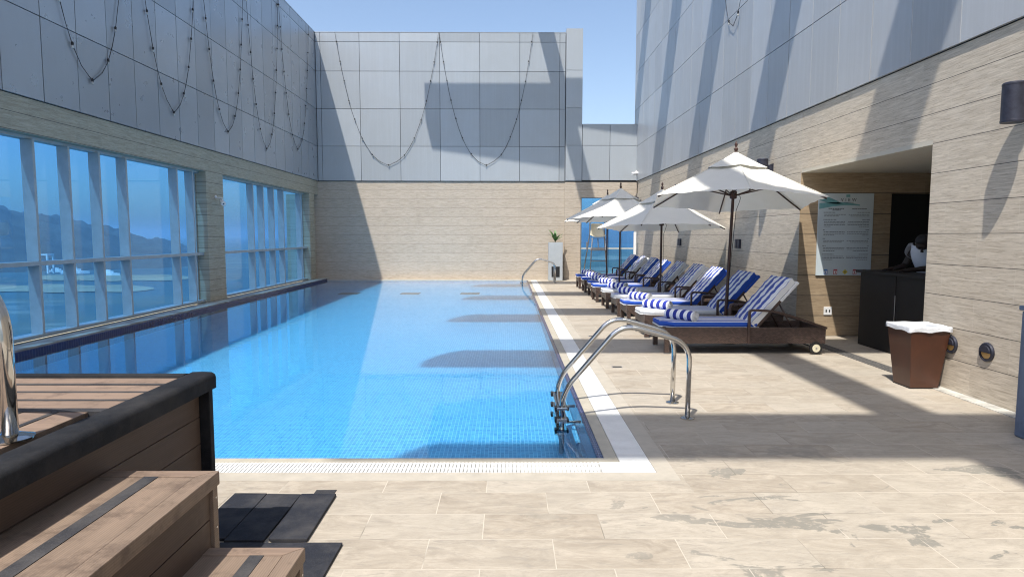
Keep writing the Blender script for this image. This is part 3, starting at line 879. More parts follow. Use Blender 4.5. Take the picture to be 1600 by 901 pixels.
def step(x0, x1, y1, h, strip_x):
    b = MB(); b.box(x0, x1-.062, -.5, y1-.058, h-.030, h-.002)
    s = b.build('step', M['comp_y'], PT, bevel=.002)
    b = MB()
    b.add([(x1-.060,-.5,h),(x1,-.5,h),(x1,y1,h),(x1-.060,y1-.056,h),(x1-.060,-.5,h-.05),(x1,-.5,h-.05),(x1,y1,h-.05),(x1-.060,y1-.056,h-.05)],
          [(0,1,2,3),(7,6,5,4),(0,4,5,1),(1,5,6,2),(2,6,7,3),(3,7,4,0)])
    b.build('nosing', M['comp_y'], s, bevel=.003)
    b = MB()
    b.add([(x0,y1-.055,h),(x1-.062,y1-.055,h),(x1-.003,y1,h),(x0,y1,h),(x0,y1-.055,h-.05),(x1-.062,y1-.055,h-.05),(x1-.003,y1,h-.05),(x0,y1,h-.05)],
          [(0,1,2,3),(7,6,5,4),(0,4,5,1),(1,5,6,2),(2,6,7,3),(3,7,4,0)])
    b.build('nosing', M['comp_x'], s, bevel=.003)
    b = MB(); b.box(strip_x-.025, strip_x+.025, -.5, y1-.057, h-.03, h+.0005); b.build('anti_slip_strip', M['strip'], s)
    b = MB(); z = h-.052
    while z > .03:
        b.box(x1-.040, x1-.018, -.5, y1-.045, max(.006, z-.108), z); z -= .112
    b.box(x1-.060, x1-.041, -.5, y1-.05, 0, h-.051, 0)
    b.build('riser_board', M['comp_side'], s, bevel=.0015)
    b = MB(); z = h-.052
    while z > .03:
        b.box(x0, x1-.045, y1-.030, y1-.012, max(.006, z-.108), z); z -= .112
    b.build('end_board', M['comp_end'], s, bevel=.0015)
    b = MB(); b.box(x1-.042, x1-.006, y1-.042, y1-.006, 0, h-.051); b.build('corner_post', M['comp_y'], s, bevel=.002)
    b = MB()
    for zz in (h-.09, max(.04, h-.20)): b.lathe((x1-.0055, y1-.024, zz), [(.004, 0), (.004, .0015)], 8, axis='x')
    b.build('screw', M['steel'], s)
step(-1.451, -1.050, 2.252, .65, -1.264)
step(-1.088, -.727, 2.194, .39, -.877)

hx, hy = -1.600, 2.005
HR = thing('grab_rail', 'chrome grab rail standing on the tub platform at the left edge', 'handrail', (hx, hy, TH-.002))
b = MB(); b.tube(smooth_path([(hx, hy, TH-.002), (hx, hy, 1.303), (hx-.22, hy+.03, 1.465), (hx-.85, hy+.10, 1.41), (hx-1.1, hy+.12, TH-.002)], [.17, .2, .2], 9), .0235, 16)
b.build('rail', M['steel'], HR, smooth=True)
for (xx, yy) in ((hx, hy), (hx-1.1, hy+.12)):
    b = MB(); b.lathe((xx, yy, TH-.002), [(.066, .0005), (.066, .006), (.05, .011), (.028, .018)], 28); b.build('flange', M['steel'], HR, smooth='auto')

mats = [([(-1.585,3.025),(-1.397,3.025),(-1.397,3.578),(-1.585,3.58)], 'rubber floor mat leftmost in the row of three, against the steps'),
        ([(-1.393,3.004),(-1.200,3.004),(-1.197,3.566),(-1.393,3.572)], 'rubber floor mat in the middle of the row of three'),
        ([(-1.165,3.012),(-.988,3.012),(-.994,3.564),(-1.194,3.565),(-1.182,3.025)], 'rubber floor mat rightmost in the row of three, touching the access cover'),
        ([(-1.40,2.6),(-.812,2.6),(-.806,2.984),(-1.40,2.986)], 'rubber floor mat lying alone behind the lowest step')]
for poly, lab in mats:
    b = MB(); b.prism(poly, .002, .016 if poly[0][0] != -1.165 else .019)
    tag(b.build('rubber_mat', M['mat'], bevel=.004), 'black ' + lab, 'mat', 'black rubber mats beside the steps')

# ------------------------------------------------------------------ sun loungers (local: x from foot to head, y from near side)
def lounger_proto():
    t = thing('sun_lounger', 'x', 'sun lounger')
    b = MB(); WD = .70
    side = [(0, .34), (0, .255), (.17, .135), (2.055, .135), (2.055, .34)]
    for y in (0, WD-.035):
        b.prism(side, y, y+.035, f=lambda x, z, y_: (x, y_, z))
    b.box(0.001, .035, .036, WD-.036, .20, .339); b.box(2.02, 2.054, .036, WD-.036, .14, .339)
    b.box(.036, 1.2, .036, WD-.036, .305, .325); b.box(1.2001, 2.019, .036, WD-.036, .19, .21)
    b.build('frame', M['wicker'], t, bevel=.004)
    for y in (.004, WD-.064):
        b = MB(); b.box(.006, .066, y, y+.06, .012, .30)
        lg = b.build('leg', M['wicker'], t, bevel=.004)
        b = MB(); b.box(.004, .068, y-.002, y+.062, 0, .0118); b.build('foot', M['alum'], lg, bevel=.002)
    for y in (-.030, WD+.004):
        b = MB(); b.lathe((1.925, y, .081), [(.05, -.001), (.079, .0), (.081, .006), (.081, .020), (.079, .026), (.05, .027)], 28, axis='y')
        wh = b.build('wheel', M['black'], t, smooth='auto')
        b = MB(); b.lathe((1.925, y, .081), [(.050, -.005), (.052, .029)], 24, axis='y'); hb = b.build('rim', M['cream'], wh, smooth='auto')
        b = MB(); b.lathe((1.925, y, .081), [(.010, -.010), (.011, -.006), (.011, .03)], 12, axis='y'); b.build('hub', M['alum'], wh, smooth='auto')
    b = MB(); b.tube([(1.925, .03, .081), (1.925, WD-.03, .081)], .008, 8); b.box(1.915, 1.935, .03, .05, .058, .20); b.box(1.915, 1.935, WD-.05, WD-.03, .058, .20)
    b.build('axle', M['black'], t)
    for y in (-.022, WD-.016):
        pts = [(1.07, .135), (1.07, .565), (1.36, .555), (1.62, .485), (2.06, .335)]
        P = smooth_path([(x, y+.019, z) for x, z in pts], [.045, .12, .15], 5)
        b = MB(); vs = []; n = len(P)
        for i, p in enumerate(P):
            a = P[max(0, i-1)]; c = P[min(n-1, i+1)]
            tn = (c-a).normalized(); nr = Vector((-tn.z, 0, tn.x))
            for sy, sn in ((-1,-1),(1,-1),(1,1),(-1,1)): vs.append(p + Vector((0, sy*.022, 0)) + nr*sn*.014)
        fs = [(i*4+k, i*4+(k+1) % 4, (i+1)*4+(k+1) % 4, (i+1)*4+k) for i in range(n-1) for k in range(4)] + [(3,2,1,0), tuple((n-1)*4+k for k in range(4))]
        b.add(vs, fs); b.build('armrest', M['arm'], t, bevel=.004)
    # seat cushion with cut foot corners
    def cushion(poly, z0, z1):
        b = MB(); b.prism(poly, z0, z1); return b
    poly = [(.13, .028), (1.20, .028), (1.20, .672), (.13, .672), (-.035, .53), (-.035, .17)]
    b = cushion(poly, .345, .405)
    # body with finer top so that the padding can swell
    o = b.build('seat_cushion', [M['stripe_seat'], M['cush_blue']], t, bevel=.022, seg=3)
    for p in o.data.polygons: p.material_index = 0 if p.normal.z > .72 else 1
    o.data.polygons.foreach_set('use_smooth', [True]*len(o.data.polygons))
    b = MB(); pr = [(x + (.012 if x > 1 else -.004 if x < .0 else 0), y + (-.004 if y < .35 else .004)) for x, y in poly]
    b.prism(pr, .329, .343); b.build('piping', M['cush_white'], o, bevel=.006)
    # backrest: panel, cushion, prop
    an = R(49); ux, uz = math.cos(an), math.sin(an)
    nx, nz = -uz, ux                                     # towards the sitter
    def bk(l, y, h): return (1.185 + ux*l + nx*h, y, .345 + uz*l + nz*h)
    b = MB()
    for y in (.03, .63): b.prism([(0, -.02), (.62, -.02), (.62, .015), (0, .015)], y, y+.04, f=lambda l, h, y_: bk(l, y_, h))
    b.prism([(0.0, -.012), (.60, -.012), (.60, .010), (0.0, .010)], .0701, .6299, f=lambda l, h, y_: bk(l, y_, h))
    b.build('backrest_frame', M['arm'], t, bevel=.003)
    b = MB(); b.tube([bk(.42, .10, -.03), (1.72, .10, .225)], .011, 8); b.tube([bk(.42, .60, -.03), (1.72, .60, .225)], .011, 8); b.tube([(1.72, .09, .225), (1.72, .61, .225)], .011, 8)
    b.build('prop', M['arm'], t, smooth=True)
    b = MB()
    NL, NW = 12, 10; vs = []; L = .77
    def top(i, j):
        l = -.02 + L*i/NL; y = .025 + .65*j/NW
        e = min(1, min(i, NL-i)/1.6)*1.0; f = min(1, min(j, NW-j)/1.4)
        h = .020 + .085*(.80 + .20*math.sqrt(max(0, e*f))) + .007*math.sin(i*1.7 + j*2.3) + .004*math.sin(i*3.1 - j*1.1)
        return bk(l, y, h)
    for i in range(NL+1):
        for j in range(NW+1): vs.append(top(i, j))
    o0 = len(vs)
    for i in range(NL+1):
        for j in range(NW+1): vs.append(bk(-.02 + (L-.02)*i/NL, .03 + .64*j/NW, .017))
    W1 = NW+1; fs = []; ms = []
    for i in range(NL):
        for j in range(NW):
            fs.append((i*W1+j, i*W1+j+1, (i+1)*W1+j+1, (i+1)*W1+j)); ms.append(0)
            fs.append((o0+i*W1+j, o0+(i+1)*W1+j, o0+(i+1)*W1+j+1, o0+i*W1+j+1)); ms.append(1)
    for i in range(NL):
        for j in (0, NW):
            fs.append((i*W1+j, (i+1)*W1+j, o0+(i+1)*W1+j, o0+i*W1+j)); ms.append(1)
    for j in range(NW):
        for i in (0, NL):
            fs.append((i*W1+j, i*W1+j+1, o0+i*W1+j+1, o0+i*W1+j)); ms.append(1)
    b.v, b.f, b.m = vs, fs, ms
    o = b.build('back_cushion', [M['stripe_back'], M['cush_white']], t, smooth='auto')
    # the slip-over hood at the top of the back
    b = MB(); 
    b.prism([(.44, -.026), (.765, -.030), (.765, .012), (.44, .012)], .022, .678, f=lambda l, h, y_: bk(l, y_, h))
    b.build('cover_hood', M['cush_white'], o, bevel=.012, smooth='auto', seg=3)
    return t
proto = lounger_proto()
spots = [8.0, 9.28, 10.58, 11.70, 12.97, 14.26, 15.42, 16.62, 17.95]
labs = ['striped sun lounger nearest the camera, blue seat sides and white backed cushion',
        'second striped sun lounger from the camera, behind the front parasol pole',
        'third striped sun lounger from the camera, blue edge on seat and bright back',
        'fourth striped sun lounger from the camera, back shaded on its right side',
        'fifth striped sun lounger from the camera, in front of the dark socket',
        'sixth striped sun lounger from the camera, behind the middle parasol pole',
        'seventh striped sun lounger from the camera, blue seat edge, under the rear parasol',
        'eighth striped sun lounger from the camera, second from the far end of the row',
        'ninth and farthest striped sun lounger, nearest the lifeguard chair']
blue_seat = [1, 0, 1, 0, 0, 1, 1, 1, 1]; blue_back = [0, 1, 1, 0, 0, 1, 1, 0, 1]
def recolour(o, name, slot, m):
    for ch in o.children_recursive:
        if ch.name.split('.')[0] == name:
            ch.data = ch.data.copy(); ch.data.materials[slot] = m
loungers = []
for i, y in enumerate(spots):
    o = proto if i == 0 else copy_tree(proto)
    o.location = (1.985 + (0, .02, .0, .03, .01, -.02, .02, 0, .0)[i], y, 0.0); o.rotation_euler = (0, 0, R((0, .6, -.5, .8, -.4, .5, 0, -.6, .3)[i]))
    tag(o, labs[i], 'sun lounger', 'striped sun loungers in a row along the facade')
    loungers.append(o)
for i, o in enumerate(loungers):
    if not blue_seat[i]: recolour(o, 'seat_cushion', 1, M['cush_white'])
    if blue_back[i]:
        recolour(o, 'back_cushion', 1, M['cush_blue']); recolour(o, 'cover_hood', 0, M['cush_blue'])

# rolled towels: local x along the roll
def towel_proto():
    b = MB(); L, r = .46, .070; n = 30; NX = 16
    vs = []
    for i in range(NX+1):
        x = -L/2 + L*i/NX
        e = 1 - .06*abs(2*i/NX-1)**4 + .02*math.sin(i*2.1)
        for k in range(n):
            a = 2*PI*k/n
            rr = r*e*(1 + .02*math.sin(3*a + i*.4))
            z = rr*math.sin(a)
            vs.append((x, rr*math.cos(a)*1.06, max(z, -r*.86)))
    fs = [(i*n+k, i*n+(k+1) % n, (i+1)*n+(k+1) % n, (i+1)*n+k) for i in range(NX) for k in range(n)]
    b.add(vs, fs)
    # spiral folds on both ends
    for sx in (-1, 1):
        pv = []; pf = []; m = 90
        for i in range(m+1):
            t = i/m; a = t*2*PI*4.2; rr = .006 + (r*.90 - .006)*t
            for w, dx in ((-.0062, -.012), (-.003, .004), (.003, .004), (.0062, -.012)):
                q = rr + w
                pv.append((sx*(L/2 + dx*1.2), q*math.cos(a)*1.05, max(q*math.sin(a), -r*.86)))
        for i in range(m):
            for k in range(3): pf.append((i*4+k, i*4+k+1, (i+1)*4+k+1, (i+1)*4+k))
        b.add(pv, pf, 1)
        cv = [(sx*(L/2-.012), .0, 0.0)] + [(sx*(L/2-.012), r*math.cos(2*PI*k/n)*1.05, max(r*math.sin(2*PI*k/n), -r*.86)) for k in range(n)]
        b.add(cv, [(0, 1+k, 1+(k+1) % n) for k in range(n)], 1)
    return b.build('rolled_towel', [M['stripe_towel'], M['cush_white']], None, smooth='auto')
tp = towel_proto()
tl = ['nearest the camera, on the front lounger', 'on the second lounger from the camera', 'on the third lounger from the camera', 'on the fourth lounger from the camera', 'on the fifth lounger from the camera',
      'on the sixth lounger from the camera', 'on the seventh lounger from the camera', 'on the eighth lounger from the camera', 'on the farthest lounger']
for i, y in enumerate(spots):
    o = tp if i == 0 else tp.copy()
    if i: col.objects.link(o)
    o.location = (2.27 + .015*math.sin(i*5), y + .30 + .02*math.sin(i*3), .4655)
    o.rotation_euler = (0, 0, R(-54 + 5*math.sin(i*2.2)))
    tag(o, 'rolled blue and white striped towel ' + tl[i], 'towel', 'rolled striped towels on the loungers')

# ------------------------------------------------------------------ parasols
def parasol(x, y, top, edge, rad, rot, label, lean=(0, 0), tilt=(0, 0)):
    tl = lambda dx, dy: -(dx*tilt[0] + dy*tilt[1])
    t = thing('parasol', label, 'parasol', (x, y, 0), 'cream parasols between the loungers')
    sh = lambda z: Vector((x + lean[0]*z, y + lean[1]*z, z))
    b = MB(); b.tube([sh(0), sh(top+.02)], .021, 14); b.build('pole', M['wood'], t, smooth='auto')
    b = MB(); b.lathe((x, y, 0), [(.19, .0), (.20, .01), (.20, .04), (.05, .055), (.04, .14), (.026, .15)], 24); b.build('base', M['black'], t, smooth='auto')
    b = MB(); b.lathe(sh(top), [(.012, .0), (.024, .03), (.030, .045), (.020, .06), (.012, .075), (.022, .10), (.016, .125), (.003, .15)], 14); b.build('finial', M['wood'], t, smooth=True)
    hubz = edge + .13
    b = MB(); b.lathe(sh(hubz), [(.03, -.10), (.048, -.09), (.048, .0), (.03, .01)], 14); b.build('hub', M['wood'], t, smooth='auto')
    NA, NRR = 12, 12
    def canopy(r0, r1, lift, nm, parent, flare=0):
        vs = []; fs = []; nA = 6*NA
        for i in range(NRR+1):
            u = r0 + (r1-r0)*i/NRR
            for k in range(nA):
                s = (k % NA)/NA; c = k//NA
                a0 = R(rot + 60*c); a1 = R(rot + 60*(c+1))
                p = Vector((math.cos(a0), math.sin(a0), 0)).lerp(Vector((math.cos(a1), math.sin(a1), 0)), s)
                bow = math.sin(s*PI)
                rr = u*rad*(1 - .018*bow*u)
                z = top - .015 - (top - edge)*(u**.93) - .030*bow*math.sin(u*PI)*1.0 + .012*bow*u**4 + lift + flare*bow*(i/NRR)
                z += .006*math.sin(k*1.9 + i*.8)*u
                q = sh(z); vs.append((q.x + p.x*rr, q.y + p.y*rr, z + tl(p.x*rr, p.y*rr)))
        for i in range(NRR):
            for k in range(nA):
                fs.append((i*nA+k, i*nA+(k+1) % nA, (i+1)*nA+(k+1) % nA, (i+1)*nA+k))
        b = MB(); b.add(vs, fs)
        o = b.build(nm, M['canvas'], parent, smooth=True)
        return o
    ca = canopy(.16, 1.0, 0, 'canopy', t)
    canopy(.012, .36, .030, 'vent_cap', ca, .018)
    for k in range(6):   # stitched seams
        b = MB(); a = R(rot+60*k); pts = []
        for i in range(13):
            u = .36 + .64*i/12; z = top - .015 - (top-edge)*(u**.93) + .004
            q = sh(z); pts.append((q.x + math.cos(a)*u*rad, q.y + math.sin(a)*u*rad, z + tl(math.cos(a)*u*rad, math.sin(a)*u*rad)))
        b.tube(pts, .0035, 5)
        b.build('seam', M['canvas'], ca)
    for k in range(6):
        a = R(rot + 60*k); pts = []
        for i in range(9):
            u = .03 + .95*i/8; z = top - .045 - (top-edge)*(u**.93)
            q = sh(z); pts.append((q.x + math.cos(a)*u*rad, q.y + math.sin(a)*u*rad, z + tl(math.cos(a)*u*rad, math.sin(a)*u*rad)))
        b = MB(); b.tube(pts, .011, 6)
        rb = b.build('rib', M['wood'], t, smooth=True)
        u = .52; z = top - .06 - (top-edge)*(u**.93); q = sh(z); h = sh(hubz-.05)
        b = MB(); b.tube([(h.x + math.cos(a)*.04, h.y + math.sin(a)*.04, hubz-.05), (q.x + math.cos(a)*u*rad, q.y + math.sin(a)*u*rad, z + tl(math.cos(a)*u*rad, math.sin(a)*u*rad))], .010, 6)
        b.build('strut', M['wood'], rb, smooth=True)
    b = MB(); c0 = sh(hubz-.06); b.tube([c0 + Vector((.05, -.03, .02)), c0 + Vector((.09, -.05, -.02)), c0 + Vector((.07, -.04, -.10)), c0 + Vector((.035, -.035, -.2)), (x+.04, y-.03, .9), (x+.035, y-.03, .5)], .004, 5)
    b.build('cord', M['cable'], t)
    return t
parasol(3.07, 8.96, 2.66, 1.985, 1.24, -100, 'tall cream parasol in front, partly shaded on its left panel', (.035, 0), (.035, .075))
parasol(3.00, 12.52, 2.40, 1.665, 1.27, 0, 'middle cream parasol, lower than the front one, between the loungers', tilt=(.0, .05))
parasol(2.66, 15.22, 2.62, 1.90, 1.30, 2, 'third cream parasol from the camera, overlapped by the middle one', tilt=(.0, .04))
parasol(2.72, 17.62, 2.62, 1.90, 1.22, 8, 'farthest cream parasol, almost hidden behind the third')

# ------------------------------------------------------------------ lifeguard chair
LG = thing('lifeguard_chair', 'tall metal lifeguard chair with cream seat before the end window', 'lifeguard chair', (2.86, 20.7, 0))
cx, cy = 2.87, 20.55
for sx in (-1, 1):
    b = MB(); b.tube([(cx+sx*.30, cy-.35, 0), (cx+sx*.20, cy-.22, 1.43)], .019, 10); b.build('leg', M['alum'], LG, smooth=True)
    b = MB(); b.tube(smooth_path([(cx+sx*.42, cy+.55, 0), (cx+sx*.24, cy+.2, 1.50), (cx+sx*.24, cy+.1, 1.95), (cx+sx*.22, cy-.05, 1.97)], [.1, .06], 5), .019, 10); b.build('leg', M['alum'], LG, smooth=True)
for z in (.37, .70):
    w_ = .30 - .10*z/1.43; yf = cy-.35+.13*z/1.43
    b = MB(); b.box(cx-w_, cx+w_, yf-.02, yf+.05, z-.012, z+.012); b.build('rung', M['alum'], LG, bevel=.003)
b = MB(); b.box(cx-.24, cx+.24, cy-.36, cy-.06, 1.03, 1.065); b.build('footrest', M['alum'], LG, bevel=.006)
b = MB(); b.tube([(cx, cy-.2, 1.06), (cx, cy-.05, 1.43)], .015, 8); b.box(cx-.21, cx+.21, cy-.2, cy+.2, 1.41, 1.43); b.build('seat_bracket', M['alum'], LG)
b = MB(); vs = []; n = 9
prof = [(-.24, 1.455), (-.20, 1.475), (-.05, 1.465), (.12, 1.47), (.19, 1.53), (.23, 1.70), (.26, 1.87), (.265, 1.90)]
for i, (py, pz) in enumerate(prof):
    for k in range(n):
        s = 2*k/(n-1) - 1
        wv = (.225 if i < 5 else .225 - .045*(i-4)/3)
        vs.append((cx + s*wv, cy + py - (.06*s*s if i > 3 else 0), pz + (.05*s**4 if i < 5 else 0)))
b.add(vs, [(i*n+k, i*n+k+1, (i+1)*n+k+1, (i+1)*n+k) for i in range(len(prof)-1) for k in range(n-1)])
o = b.build('seat_shell', M['cream'], LG, smooth=True)
md = o.modifiers.new('Solidify', 'SOLIDIFY'); md.thickness = .014
b = MB(); b.box(cx-.32, cx-.27, cy+.32, cy+.40, 1.06, 1.30); b.build('hook_box', M['alum'], LG, bevel=.01)

# ------------------------------------------------------------------ planter with a plant
b = MB(); PLX0, PLX1, PLY0, PLY1 = 1.335, 1.80, 21.16, 21.56
t = thing('planter', 'tall pale grey planter with a black square grille by the end wall', 'planter', (1.57, 21.36, .012))
b.box(PLX0, PLX1, PLY0, PLY1, .012, 1.285); b.build('box', M['planter'], t, bevel=.008)
b = MB(); b.box(PLX0+.03, PLX1-.03, PLY0+.03, PLY1-.03, 1.286, 1.29); b.build('soil', M['leaf_d'], t)
b = MB(); b.box(1.43, 1.70, PLY0-.012, PLY0-.001, .13, .48); g_ = b.build('grille', M['black'], t, bevel=.004)
def leaf(b, base, az, tilt, L, w, mi=0):
    n = 7; vs = []
    d = Vector((math.cos(az)*math.sin(tilt), math.sin(az)*math.sin(tilt), math.cos(tilt)))
    s = Vector((-math.sin(az), math.cos(az), 0)); dn = Vector((math.cos(az), math.sin(az), 0))
    for i in range(n+1):
        u = i/n; ww = w*math.sin(PI*min(1, u*.92+.06))**.8
        p = Vector(base) + d*L*u + dn*L*.25*u*u - Vector((0,0,1))*L*.12*u*u
        vs += [p - s*ww + Vector((0,0,.25*ww)), p, p + s*ww + Vector((0,0,.25*ww))]
    b.add(vs, [(i*3+k, i*3+k+1, (i+1)*3+k+1, (i+1)*3+k) for i in range(n) for k in (0, 1)], mi)
pl = thing('potted_plant', 'small green plant with upright leaves growing in the grey planter', 'plant', (1.56, 21.36, 1.29))
b = MB()
for k, (az, ti, L, w) in enumerate([(2.6, .30, .45, .055), (3.4, .18, .42, .05), (3.0, .5, .34, .05), (.1, .55, .36, .06), (.5, .85, .30, .05), (1.5, .1, .44, .05), (4.6, .4, .36, .05), (5.3, .6, .3, .045), (2.0, .55, .33, .045)]):
    leaf(b, (1.56, 21.36, 1.31), az, ti, L, w)
b.build('leaves', M['leaf'], pl, smooth=True)
b = MB(); b.tube([(1.56, 21.36, 1.288), (1.56, 21.36, 1.40)], .018, 8); b.build('stem', M['leaf_d'], pl)

# ------------------------------------------------------------------ wall fittings
lampl = ['cylindrical dark wall lamp nearest the camera, throwing a long shadow', 'dark cylindrical wall lamp showing behind the top of the front parasol',
         'dark cylindrical wall lamp hidden behind the front parasol edge', 'dark cylindrical wall lamp at the far corner above the parasols']
for i, y in enumerate((5.33, 10.55, 15.75, 20.95)):
    t = thing('wall_lamp', lampl[i], 'wall lamp', (XR, y, 2.6), 'cylinder lamps along the facade')
    b = MB(); b.lathe((4.165, y, 2.595), [(.070, -.160), (.086, -.160), (.088, -.150), (.088, -.142), (.086, -.140), (.086, .140), (.088, .142), (.088, .155), (.080, .165), (.060, .167)], 32)
    b.build('lamp_body', M['lamp'], t, smooth='auto')
    b = MB(); b.box(4.245, XR-.012, y-.05, y+.05, 2.51, 2.66); b.box(XR-.0119, XR, y-.06, y+.06, 2.49, 2.68); b.build('bracket', M['lamp'], t, bevel=.004)
for i, (y, z) in enumerate(((6.12, .45), (5.655, .458))):
    t = thing('recessed_light', ('round black step light behind the brown bin', 'round black step light right of the brown bin')[i], 'wall light', (XR, y, z), 'round step lights low on the facade')
    b = MB(); b.lathe((XR, y, z), [(.088, -.001), (.088, -.012), (.080, -.022), (.066, -.022), (.064, -.008), (.01, -.007)], 36, axis='x'); b.build('bezel', M['lamp'], t, smooth='auto')
    b = MB()
    poly = [(.060*math.cos(a), .060*math.sin(a)) for a in [PI*1.04 + (PI*.92)*k/14 for k in range(15)]]
    b.prism(poly, XR-.014, XR-.0085, f=lambda u, v, x: (x, y+u, z+v)); b.build('lens', M['amber'], t)
    b = MB(); poly = [(.063*math.cos(a), .063*math.sin(a)) for a in [PI*k/14 for k in range(15)]]
    b.prism(poly, XR-.034, XR-.009, f=lambda u, v, x: (x, y+u, z+v)); b.build('hood', M['lamp'], t, bevel=.003)
for i, (y, z, m, lab) in enumerate(((16.05, 1.35, 'lamp', 'dark double socket box on the facade, left of the front parasol pole'), (11.95, 1.36, 'lamp', 'dark double socket box on the facade directly behind the front parasol pole'))):
    t = thing('socket_box', lab, 'socket', (XR, y, z), 'socket boxes on the facade')
    for dy in (-.06, .06):
        b = MB(); b.box(XR-.045, XR, y+dy-.05, y+dy+.05, z-.09, z+.08); b.build('cover', M[m], t, bevel=.006)
t = thing('wall_socket', 'small white wall socket low in the doorway recess left of the counter', 'socket', (4.80, YD1, .38))
b = MB(); b.box(4.74, 4.86, YD1-.012, YD1, .32, .44); p = b.build('plate', M['white'], t, bevel=.003)
b = MB(); b.box(4.765, 4.785, YD1-.014, YD1-.0121, .36, .40); b.box(4.815, 4.835, YD1-.014, YD1-.0121, .36, .40); b.build('slot', M['gap'], p)

def cctv(loc, d, mount, label):
    t = thing('security_camera', label, 'camera', loc, 'white security cameras')
    p = Vector(loc); d = Vector(d).normalized()
    b = MB(); b.tube([p - d*.15, p - d*.14, p + d*.12, p + d*.125], [.038, .048, .048, .044], 16); bd = b.build('body', M['white'], t, smooth='auto')
    b = MB(); b.tube([p + d*.126, p + d*.130], .014, 12); b.build('lens', M['lamp'], bd)
    b = MB(); b.tube([p - d*.06 + Vector((0,0,.04)), p - d*.05 + Vector((0,0,.10)), Vector(mount)], .014, 8); b.tube([Vector(mount), Vector(mount) + (Vector(mount)-p).normalized()*.03], .04, 12); b.build('bracket', M['white'], t, smooth='auto')
cctv((-6.29, 14.12, 2.21), (.55, -.85, -.22), (XL+.01, 14.17, 2.33), 'white bullet security camera on the stone pier between the windows')
cctv((4.19, 21.32, 3.56), (-.9, -.5, -.12), (4.29, 21.60, 3.64), 'white bullet security camera in the far corner above the parasols')
t = thing('conduit', 'thin dark cable running down the far corner from the camera', 'cable', (4.31, 21.5, 2.9))
b = MB(); b.tube([(4.305, 21.5, 3.30), (4.305, 21.5, 2.92)], .012, 6); b.build('pipe', M['cable'], t)
t = thing('white_post', 'thin white post standing in the far corner by the window', 'post', (4.20, 21.2, 0))
b = MB(); b.box(4.16, 4.24, 21.18, 21.24, .012, 1.62); b.build('shaft', M['white'], t, bevel=.006)
b = MB(); b.box(4.13, 4.27, 21.16, 21.26, .012, .03); b.build('foot', M['white'], t, bevel=.003)

# ------------------------------------------------------------------ notice board in the recess
SB = thing('notice_board', 'pale pool rules board headed VIEW on the recess wall', 'notice board', (5.0, YD1, 1.5))
SX0, SX1, SZ0, SZ1, SY = 4.592, 5.41, .915, 2.13, YD1-.022
b = MB(); b.box(SX0, SX1, SY, YD1-.001, SZ0, SZ1); b.build('panel', M['sign'], SB, bevel=.003)
b = MB()
def blob(pts): b.prism(pts, SY-.0016, SY-.0004, f=lambda x, z, y: (x, y, z))
up = []; lo = []
for i in range(17):
    u = i/16; x = SX0 + .01 + .33*u
    up.append((x, 2.10 - .12*u**1.6)); lo.append((x, 2.03 - .02*math.sin(u*PI) - .055*u))
blob(up + lo[::-1])
up = []; lo = []
for i in range(17):
    u = i/16; x = SX0 + .01 + .60*u
    up.append((x, 1.985 + .03*math.sin(u*PI*.9) - .03*u)); lo.append((x, 1.90 + .075*math.sin(u*PI*.6) - .025*u))
blob(up + lo[::-1])
b.box(4.995, 5.055, SY-.0018, SY-.0005, 2.075, 2.112)
b.build('wave_print', M['teal'], SB)
def text(body, x, z, size, mat, parent, name, sp=1.0, y=SY-.002):
    cu = bpy.data.curves.new(name, 'FONT'); cu.body = body; cu.size = size; cu.align_x = 'CENTER'; cu.space_character = sp; cu.extrude = .0006
    tmp = bpy.data.objects.new(name + '_curve', cu); col.objects.link(tmp)
    me = bpy.data.meshes.new_from_object(tmp.evaluated_get(bpy.context.evaluated_depsgraph_get()))
    bpy.data.objects.remove(tmp); me.name = name; me.materials.clear(); me.materials.append(mat)
    o = bpy.data.objects.new(name, me); col.objects.link(o)
    o.parent = parent; o.location = Vector((x, y, z)) - parent.location; o.rotation_euler = (R(90), 0, 0)
    return o
text('VIEW', 5.035, 2.012, .066, M['ink'], SB, 'heading', 1.75)
b = MB(); rnd = random.Random(3)
def bars(x0, x1, z, h, right=False, full=1.0):
    L = (x1-x0)*full; p = 0
    while p < L - .008:
        w = min(rnd.uniform(.012, .045), L-p)
        a = x0 + p if not right else x1 - p - w
        b.box(a, a+w, SY-.0018, SY-.0004, z, z+h); p += w + .006
b.box(4.955, 5.11, SY-.0018, SY-.0004, 1.992, 1.997)
bars(4.74, 4.97, 1.900, .011); bars(4.80, 4.92, 1.878, .010); bars(5.09, 5.31, 1.900, .009, True)
z = 1.845
for blk, n in enumerate((2, 4, 3, 2, 3, 3)):
    bars(4.67, 4.98, z, .008, False, (.55, .62, .12, .12, .16, .55)[blk]); bars(5.05, 5.36, z, .007, True, (.6, .4, .18, .08, .1, .45)[blk]); z -= .030
    for k in range(n):
        bars(4.68, 5.00, z, .0065, False, 1 if k < n-1 else rnd.uniform(.3, .95)); bars(5.03, 5.35, z-.001, .006, True, 1 if k < n-1 else rnd.uniform(.3, .9)); z -= .0235
    z -= .028
b.build('printed_lines', M['ink'], SB)
sym = [((.08,.20,.55), 'blue'), ((.45,.06,.07), 'red'), ((.62,.50,.06), 'yellow'), ((.45,.06,.07), 'red'), ((.45,.06,.07), 'red')]
